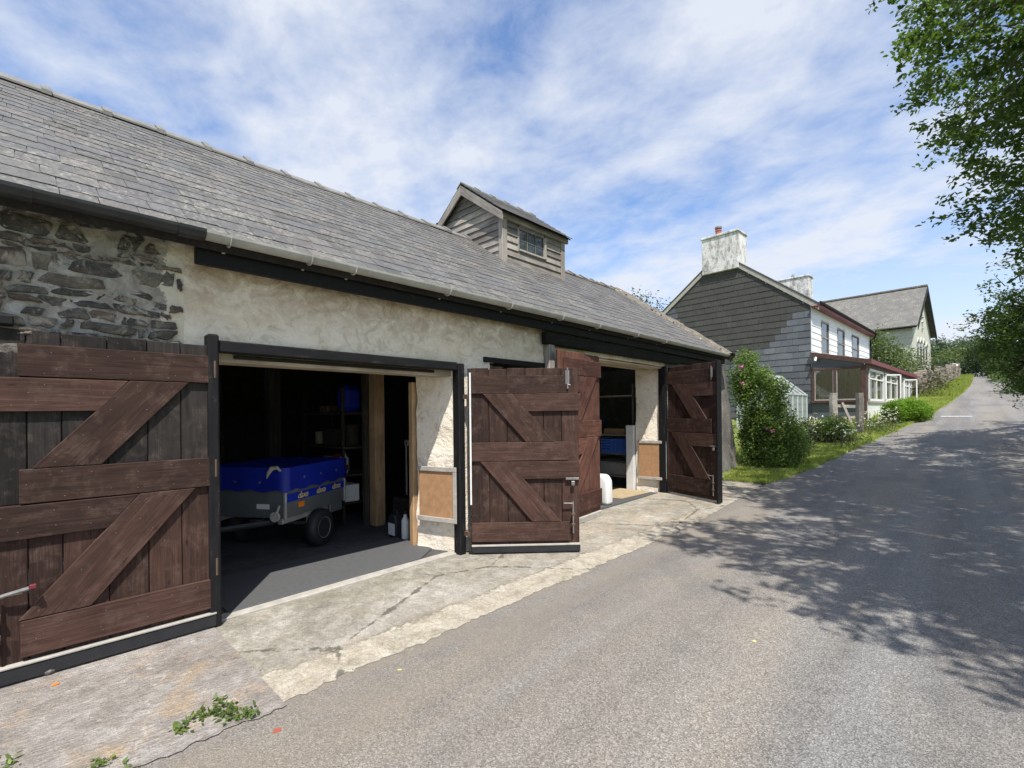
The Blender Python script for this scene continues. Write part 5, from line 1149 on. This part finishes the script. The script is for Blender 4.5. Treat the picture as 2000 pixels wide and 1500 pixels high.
# ------------------------------------------------------------------ planting
def lobe_points(lobes, n, shell=.55):
    """cluster places inside the lobes, more of them towards the outside"""
    vol = np.array([r[0]*r[1]*r[2] for c, r in lobes])**.75; k = rng.choice(len(lobes), n, p=vol/vol.sum())
    C = np.array([list(c) for c, r in lobes])[k]; Rr = np.array([list(r) for c, r in lobes])[k]
    d = unit(n); q = rng.random(n)**(1/3.0); q = shell+(1-shell)*q; q *= rng.uniform(.82, 1.12, n)
    return C+d*Rr*q[:, None], k
def foliage(name, clusters, per, sigma, size, mat, parent, shape='leaf', **kw):
    n = len(clusters); spray = kw.pop('spray', 0)
    if spray:
        d = unit(n); d[:, 2] = d[:, 2]*.45-.25; d /= np.linalg.norm(d, axis=1, keepdims=True)
        t = rng.random((n, per, 1))*spray*rng.uniform(.5, 1.3, (n, 1, 1)); c = (clusters[:, None]+d[:, None]*t+rng.normal(size=(n, per, 3))*sigma).reshape(-1, 3)
    else: c = np.repeat(clusters, per, 0)+rng.normal(size=(n*per, 3))*sigma
    return npmesh(name, *leaves(c, size, shape, **kw), mat, parent)
def branchy(b, p, q, r0, r1, bend=.12, seg=6, sd=0):
    p, q = Vector(p), Vector(q); d = q-p; n = max(3, min(7, int(d.length/.35))); rr = random.Random(sd)
    off = Vector((rr.uniform(-1, 1), rr.uniform(-1, 1), rr.uniform(-.2, 1)))*d.length*bend
    pts = [p+d*(i/n)+off*math.sin(math.pi*i/n) for i in range(n+1)]
    b.tube(pts, [r0+(r1-r0)*i/n for i in range(n+1)], seg)
def plant(name, label, cat, base, lobes, ncl, per, sigma, size, mat, trunk=None, stems=10, group=None, shape='leaf', shell=.5, extra=None, stemr=.012, **kw):
    t = empty(name, label, cat, base, 0, group); P, k = lobe_points(lobes, ncl, shell)
    if extra is not None: P = np.concatenate([P, extra]); 
    gzv = gz(P[:, 1]); P[:, 2] = np.maximum(P[:, 2], gzv+.06)
    foliage('crown' if trunk else 'leaves', P, per, sigma, size, mat, t, shape, **kw)
    b = B(); base = Vector(base)
    if trunk:
        if extra is not None:
            for j, q in enumerate(extra[::3]):
                q = Vector(q); c = min((Vector(c0) for c0, r0 in lobes), key=lambda c0: (c0-q).length); branchy(b, q+(c-q)*.35, q, .012, .004, .12, 5, j)
        tr_, th = trunk; tp = base+Vector((0, 0, th)); b.tube([base-Vector((0, 0, .3)), base+Vector((0, 0, .2)), base+Vector((.05, .03, th*.5)), tp], [tr_*1.35, tr_, tr_*.8, tr_*.6], 10)
        for i, (c, r) in enumerate(lobes):
            c = Vector(c); branchy(b, tp-Vector((0, 0, th*.25*((i % 3)/2))), c, tr_*.45, tr_*.14, .1, 7, i)
            mine = P[:len(k)][k == i]
            for j, q in enumerate(mine[:stems]): branchy(b, c+(Vector(q)-c)*.05, q, tr_*.10, .006, .15, 5, i*50+j)
        b.obj('trunk', 'bark', t, smooth=True)
    else:
        for j in range(min(stems, len(P))): branchy(b, base+Vector((random.uniform(-.1, .1), random.uniform(-.1, .1), -.05)), P[j], stemr, .004, .12, 5, j)
        if b.v: b.obj('stems', 'twig', t)
    return t
def poly_px(poly, n, t0, t1):
    out = []; xs_ = [p[0] for p in poly]; ys_ = [p[1] for p in poly]
    while len(out) < n:
        x, y = random.uniform(min(xs_), max(xs_)), random.uniform(min(ys_), max(ys_)); ins = False; j = len(poly)-1
        for i in range(len(poly)):
            (xi, yi), (xj, yj) = poly[i], poly[j]
            if (yi > y) != (yj > y) and x < (xj-xi)*(y-yi)/(yj-yi)+xi: ins = not ins
            j = i
        if ins: out.append(list(att(x, y, random.uniform(t0, t1))))
    return np.array(out)
# overhanging trees on the right of the lane
outline = [(1710, -70), (1742, 12), (1765, 60), (1738, 98), (1785, 122), (1780, 182), (1820, 195), (1838, 225), (1832, 292), (1876, 350), (1870, 380), (1884, 430), (1902, 478), (1918, 440), (1943, 478), (1963, 452), (1998, 505), (2080, 540), (2080, -70)]
vis = poly_px(outline, 430, 7.2, 10.5)
A = plant('ash_tree', 'broadleaved tree overhanging the lane at the top right', 'tree', (5.2, 9.0, float(gz(9))+.6),
      [((2.3, 4.1, 7.0), (2.2, 1.5, 1.3)), ((3.6, 3.0, 6.2), (2.0, 1.5, 1.5)), ((2.1, 8.2, 7.9), (2.2, 2.8, 1.5)), ((4.4, 7.5, 9.0), (3, 3, 1.8)), ((3.4, 12, 7.2), (2.7, 3, 1.9)), ((2.6, 10.0, 8.4), (2.0, 2.6, 1.2)), ((4.2, 5.2, 7.6), (2.4, 2.2, 1.4))],
      2900, 38, .055, .10, 'leaf_tree', (.28, 5.2), 60, extra=vis, shell=.35, spray=.5)
P, k = lobe_points([((3.7, 16.8, 6.0), (2.5, 2.6, 2.2)), ((1.8, 17.5, 7.2), (1.2, 2, .9))], 10)
vis2 = poly_px([(1885, 612), (1925, 590), (1935, 545), (1925, 520), (1960, 500), (2080, 500), (2080, 620), (1960, 640), (1905, 640)], 60, 11.5, 13)
vis3 = poly_px([(1902, 668), (1925, 628), (1955, 595), (2080, 560), (2080, 790), (1992, 772), (1965, 738), (1935, 722)], 300, 11, 13.5); vis2 = np.concatenate([vis2, vis3])
c_ = lambda px_, py_, t: tuple(att(px_, py_, t))
plant('hedgerow_tree', 'dense leaning tree with low boughs hanging over the right verge', 'tree', (4.4, 23.0, float(gz(23))+.6),
      [((3.6, 17.0, 6.3), (2.5, 2.6, 2.2)), ((4.6, 21.0, 5.6), (1.9, 2.4, 2.2)), (c_(2005, 600, 12), (.75, 1.0, .8)), (c_(1992, 655, 12), (.85, 1.0, .85)), (c_(2015, 708, 11.5), (.65, .8, .65)), (c_(1965, 680, 13), (.6, .8, .6))],
      1150, 32, .06, .085, 'leaf_tree', (.24, 3.6), 24, extra=vis2, shell=.35, spray=.4)
plant('hedge_bush', 'bushy hedge growth along the right verge near the crest', 'bush', (3.6, 44, float(gz(44))+.5), [(c_(1975, 745, 34), (1.2, 2.5, 1.0)), (c_(1972, 720, 40), (1.3, 3, 1.8)), (c_(2000, 740, 26), (.9, 2, 1.3)), (c_(1958, 708, 48), (1.3, 3, 1.9))], 380, 22, .22, .17, 'leaf_tree', None, 12, shape='quad', shell=.4, stemr=.03)
# far trees and hedges round the bend
def far(name, label, cat, spec, n, size, mat, trunk=None, group='trees and hedges at the head of the lane'):
    lob = [(c_(px_, py_, t), r) for px_, py_, t, r in spec]; y = lob[0][0][1]; x = lob[0][0][0]
    return plant(name, label, cat, (x, y, float(gz(y))), lob, n, 18, .32, size, mat, trunk, 5, group, 'quad', .45, stemr=.04)
far('oak_tree', 'large dark round tree on the skyline at the head of the lane', 'tree', [(1878, 690, 72, (3.0, 3, 2.3)), (1893, 685, 74, (2.6, 3, 2.0)), (1868, 698, 72, (2.2, 3, 1.8)), (1905, 695, 72, (2.4, 3, 2.0))], 520, .36, 'leaf_far', (.3, 4))
far('field_tree', 'mid green tree beside the chapel gable on the skyline', 'tree', [(1826, 688, 66, (2.0, 2.4, 1.8)), (1836, 696, 66, (1.8, 2.4, 1.4)), (1818, 700, 64, (1.9, 2.4, 1.4))], 330, .33, 'leaf_far', (.25, 3))
far('right_tree', 'tall tree where the lane bends, left of the leaning tree', 'tree', [(1930, 700, 56, (2.2, 2.5, 2.0)), (1948, 688, 55, (2.0, 2.5, 1.8)), (1945, 700, 52, (2, 2.5, 1.4))], 380, .28, 'leaf_dark', (.25, 3))
far('thorn_bush', 'light green rounded thorn bush below the skyline tree', 'bush', [(1868, 697, 60, (1.7, 2, .9)), (1880, 700, 60, (1.6, 2, .8))], 220, .25, 'leaf_pale')
far('hedge', 'pale green hedge crossing behind the road crest', 'hedge', [(1835, 709, 58, (2.4, 2, 1.0)), (1870, 710, 59, (2.6, 2, 1.2)), (1905, 712, 60, (2.4, 2, .8)), (1940, 716, 60, (2.2, 2, .9)), (1925, 722, 58, (2, 2, .6))], 420, .24, 'leaf_pale')
far('hedge', 'dark hedge below the pale one, right of the chapel', 'hedge', [(1826, 724, 54, (1.4, 1.6, .7)), (1852, 722, 54, (1.8, 1.6, .7)), (1872, 726, 54, (1.4, 1.6, .6))], 260, .22, 'leaf_dark')
far('roadside_scrub', 'brownish scrub topping the stone wall', 'bush', [(1812, 752, 30, (.9, 1.4, .9)), (1800, 770, 28, (.6, 1.2, .6))], 170, .15, 'leaf_olive')
far('barn_back_tree', 'tree top peeping over the far end of the barn roof', 'tree', [(1248, 592, 30, (.6, .6, .5)), (1275, 612, 28, (.6, .6, .4))], 50, .16, 'leaf_dark', (.12, 5))
far('garden_tree', 'light green small tree between the house and the chapel', 'tree', [(1712, 690, 33, (1.2, 1.3, 1.2)), (1738, 705, 33, (1.2, 1.3, 1.0)), (1755, 715, 34, (1.2, 1.3, .8)), (1710, 668, 33, (.6, .6, .6))], 300, .19, 'leaf_pale', (.1, 2.2))
far('climbing_shrub', 'sparse straggly shrub growing up the chapel corner', 'shrub', [(1778, 705, 36, (1.0, 1.0, 1.1)), (1790, 725, 35, (1.0, 1.0, 1.0))], 90, .16, 'leaf_olive')
# garden by the barn end
rb = (-3.8, 13.1, float(gz(13.1)))
rose = plant('rose_bush', 'tall rose bush with pink flowers at the end of the barn', 'bush', rb,
     [(c_(1486, 780, 12.4), (.62, .55, .8)), (c_(1458, 735, 12.6), (.34, .35, .7)), (c_(1510, 852, 12.0), (.70, .55, .68)), (c_(1540, 872, 12), (.42, .5, .5)), (c_(1500, 898, 11.8), (.62, .45, .48)), (c_(1478, 845, 12.2), (.42, .4, .7))],
     1500, 26, .07, .068, 'leaf_rose', None, 40, shell=.4)
fl = B()
for i, (px_, py_) in enumerate(((1449, 749), (1446, 716), (1497, 838), (1507, 842))):
    p = att(px_, py_, 11.5); pt = np.array([list(p)]*9)+rng.normal(size=(9, 3))*.012; o = npmesh('flower', *leaves(pt, .062, 'leaf', asp=.9), 'pink', rose)
plant('border_shrub', 'low dark shrub spreading right of the rose bush', 'shrub', (-3.55, 14.2, float(gz(14.2))), [(c_(1552, 868, 13.6), (.40, .5, .42)), (c_(1578, 845, 15.5), (.45, .5, .45))], 230, 20, .07, .06, 'leaf_dark', None, 14)
plant('tall_weeds', 'bright green clump of upright leafy stems before the posts', 'plant', (-2.95, 17.4, float(gz(17.4))), [(c_(1630, 842, 14.9), (.42, .4, .48)), (c_(1612, 850, 15), (.3, .3, .36)), (c_(1652, 855, 14.9), (.3, .3, .32))], 420, 24, .06, .085, 'leaf_rose', None, 30, asp=.28)
plant('box_bush', 'clipped bright green rounded bush beside the porch', 'bush', (-1.62, 23.0, float(gz(23.0))), [(c_(1768, 804, 18.2), (.66, .6, .44)), (c_(1748, 806, 18.0), (.38, .5, .42)), (c_(1792, 806, 18.4), (.42, .5, .42))], 1300, 30, .045, .05, 'leaf_box', None, 14, shell=.75)
# ox-eye daisies
def daisies(label, px_list, n, seed):
    rr = random.Random(seed); c0 = gground(*px_list[0]); t = empty('daisy_clump', label, 'flowers', c0, 0, 'daisies by the posts'); V = []; b = B()
    for i in range(n):
        px_, py_ = rr.choice(px_list); p = gground(px_+rr.gauss(0, 14), py_+rr.gauss(0, 3)); h = rr.uniform(.3, .75); q = p+Vector((rr.uniform(-.1, .1), rr.uniform(-.1, .1), h)); b.tube([p, (p+q)/2+Vector((.02, 0, 0)), q], .004, 4, False); V += [list(q+Vector((rr.gauss(0, .012), rr.gauss(0, .012), 0))) for _ in range(6)]
    tag(npmesh('flower_heads', *leaves(np.array(V), .05, 'leaf', up=1.2, asp=.6), 'petal', t), kind='stuff'); tag(b.obj('stems', 'twig', t), kind='stuff')
    G_ = np.array([list(gground(rr.choice(px_list)[0]+rr.gauss(0, 16), rr.choice(px_list)[1]+rr.gauss(0, 3))+Vector((0, 0, rr.uniform(.03, .4)))) for _ in range(n*5)]); npmesh('leaves', *leaves(G_, .11, 'leaf', asp=.3), 'leaf_pale', t)
daisies('white daisies left of the tall green weeds', [(1572, 862), (1590, 868), (1600, 860), (1580, 852)], 80, 1)
daisies('white daisies at the foot of the porch corner', [(1700, 842), (1720, 842), (1690, 848), (1735, 838)], 100, 2)
daisies('a few daisies scattered before the right timber post', [(1660, 872), (1680, 866), (1645, 876)], 26, 3)
# verge grass: uncountable blades
n = 60000; yy = 10.6+rng.random(n)**1.5*32; xx = xl(yy)-.02-rng.random(n)**1.3*2.6+rng.normal(size=n)*.03
keep_ = ~((yy < 11.7) & (xx < -3.9)); yy, xx = yy[keep_], xx[keep_]; n = len(yy); zz = gz(yy)+.02
hh = rng.uniform(.02, .06, n)*np.where(xx < xl(yy)-1.6, 1.9, 1)*np.where(xx > xl(yy)-.12, 1.3, 1)*(1+yy*.01); an = rng.random(n)*2*math.pi; wd_ = rng.uniform(.004, .009, n)*(1+yy*.03)
base = np.stack([xx, yy, zz], 1); sd_ = np.stack([np.cos(an)*wd_, np.sin(an)*wd_, 0*an], 1); tipv = np.stack([rng.normal(size=n)*hh*.4, rng.normal(size=n)*hh*.4, hh], 1)
V = np.stack([base-sd_, base+sd_, base+tipv], 1).reshape(-1, 3); tag(npmesh('verge_grass', V, np.arange(3*n).reshape(-1, 3), 'grass'), 'short sunlit grass on the left verge of the lane', 'grass', kind='stuff')
n = 9000; yy = 36+rng.random(n)*26; xx = xl(yy)-.0-rng.random(n)*1.8; zz = gz(yy); hh = rng.uniform(.12, .4, n); base = np.stack([xx, yy, zz], 1); sd_ = np.stack([0*hh+.02, 0*hh, 0*hh], 1); tipv = np.stack([rng.normal(size=n)*hh*.3, rng.normal(size=n)*hh*.3, hh], 1)
tag(npmesh('verge_grass', np.stack([base-sd_, base+sd_, base+tipv], 1).reshape(-1, 3), np.arange(3*n).reshape(-1, 3), 'grass'), 'long rough grass below the stone wall', 'grass', kind='stuff')
# weeds rooted in the concrete joint
def weed(label, spots, n, size):
    rr = random.Random(n); c0 = at(*spots[0], 2, .008); t = empty('weed', label, 'weed', c0, 0, 'weeds in the concrete'); V = []
    for i in range(n):
        a = rr.choice(spots); p = at(a[0]+rr.gauss(0, 9), a[1]+rr.gauss(0, 5), 2, .008); V.append([p.x, p.y, .008+rr.uniform(0, .014)])
    npmesh('leaves', *leaves(np.array(V), size, 'leaf', up=2.5, asp=.45), 'leaf_rose', t)
weed('green weed sprawling across the edge of the brushed concrete', [(350, 1425), (385, 1405), (410, 1392), (430, 1375), (435, 1400), (470, 1400), (490, 1395), (455, 1385)], 240, .035)
weed('small weed tuft at the bottom edge left of centre', [(185, 1494), (205, 1490), (250, 1496)], 36, .03)
weed('weed tuft at the very bottom left corner', [(15, 1488), (25, 1494)], 24, .035)
def bit(px_, py_, size, mat, label, cat='leaf', nm='fallen_leaf'):
    p = at(px_, py_, 2, .002 if px_ > 540 else .010); V, Ff = leaves(np.array([[p.x, p.y, p.z]]), size, up=3, asp=.7); V[:, 2] = np.maximum(V[:, 2]*.3+p.z*.7, p.z); return tag(npmesh(nm, V, Ff, mat), label, cat)
M['redleaf'] = plain('red_leaf', (.40, .09, .05), .7); M['yelleaf'] = plain('yellow_leaf', (.62, .52, .20), .7)
for a in ((551, 1421, .05, 'redleaf', 'red fallen leaf on the road near the weed'), (118, 1332, .05, 'orange', 'orange leaf scrap on the concrete below the near door'), (786, 1308, .03, 'yelleaf', 'yellow leaf scrap by the edge strip'), (1482, 1253, .04, 'yelleaf', 'yellow leaf in the middle of the road'), (1250, 1156, .03, 'yelleaf', 'yellow leaf at the edge of the tree shade')): bit(*a)
p = at(97, 1312, 2, .018); b = B(); b.lathe([(.012, -.012), (.032, -.004), (.036, .012), (.02, .03), (.006, .034)], p, 'Z', 9); tag(b.obj('pebble', 'wallstone'), 'grey pebble on the concrete under the near door', 'stone')

# grit and crumbs gathered along the concrete edges
b = B(); rr = random.Random(77)
for i in range(620):
    k = rr.random()
    if k < .45: y = rr.uniform(-1.5, 9); x = -2.72+rr.gauss(0, .10)
    elif k < .7: y = rr.uniform(-.6, 1.1); x = rr.uniform(-4.15, -2.7)
    elif k < .85: y = rr.uniform(1.1, 9.5); x = rr.uniform(-4.2, -2.7)
    else: y = rr.uniform(.5, 9); x = rr.uniform(-2.6, 2.5)
    s = rr.uniform(.002, .006)*(2.0 if rr.random() < .06 else 1); z = float(gz(y))+(.006 if y < 1.04 and x < -2.75 else (.003 if x < -2.76 else .0)); a = rr.random()*6
    q = [Vector((x+s*math.cos(a+t), y+s*1.3*math.sin(a+t), z)) for t in (0, 1.57, 3.14, 4.71)]; tp = Vector((x, y, z+s*rr.uniform(.7, 1.2)))
    b.add(q+[tp], [(0, 1, 4), (1, 2, 4), (2, 3, 4), (3, 0, 4)])
tag(b.obj('grit', 'wallstone'), 'loose grit scattered along the edge of the concrete', 'grit', kind='stuff')
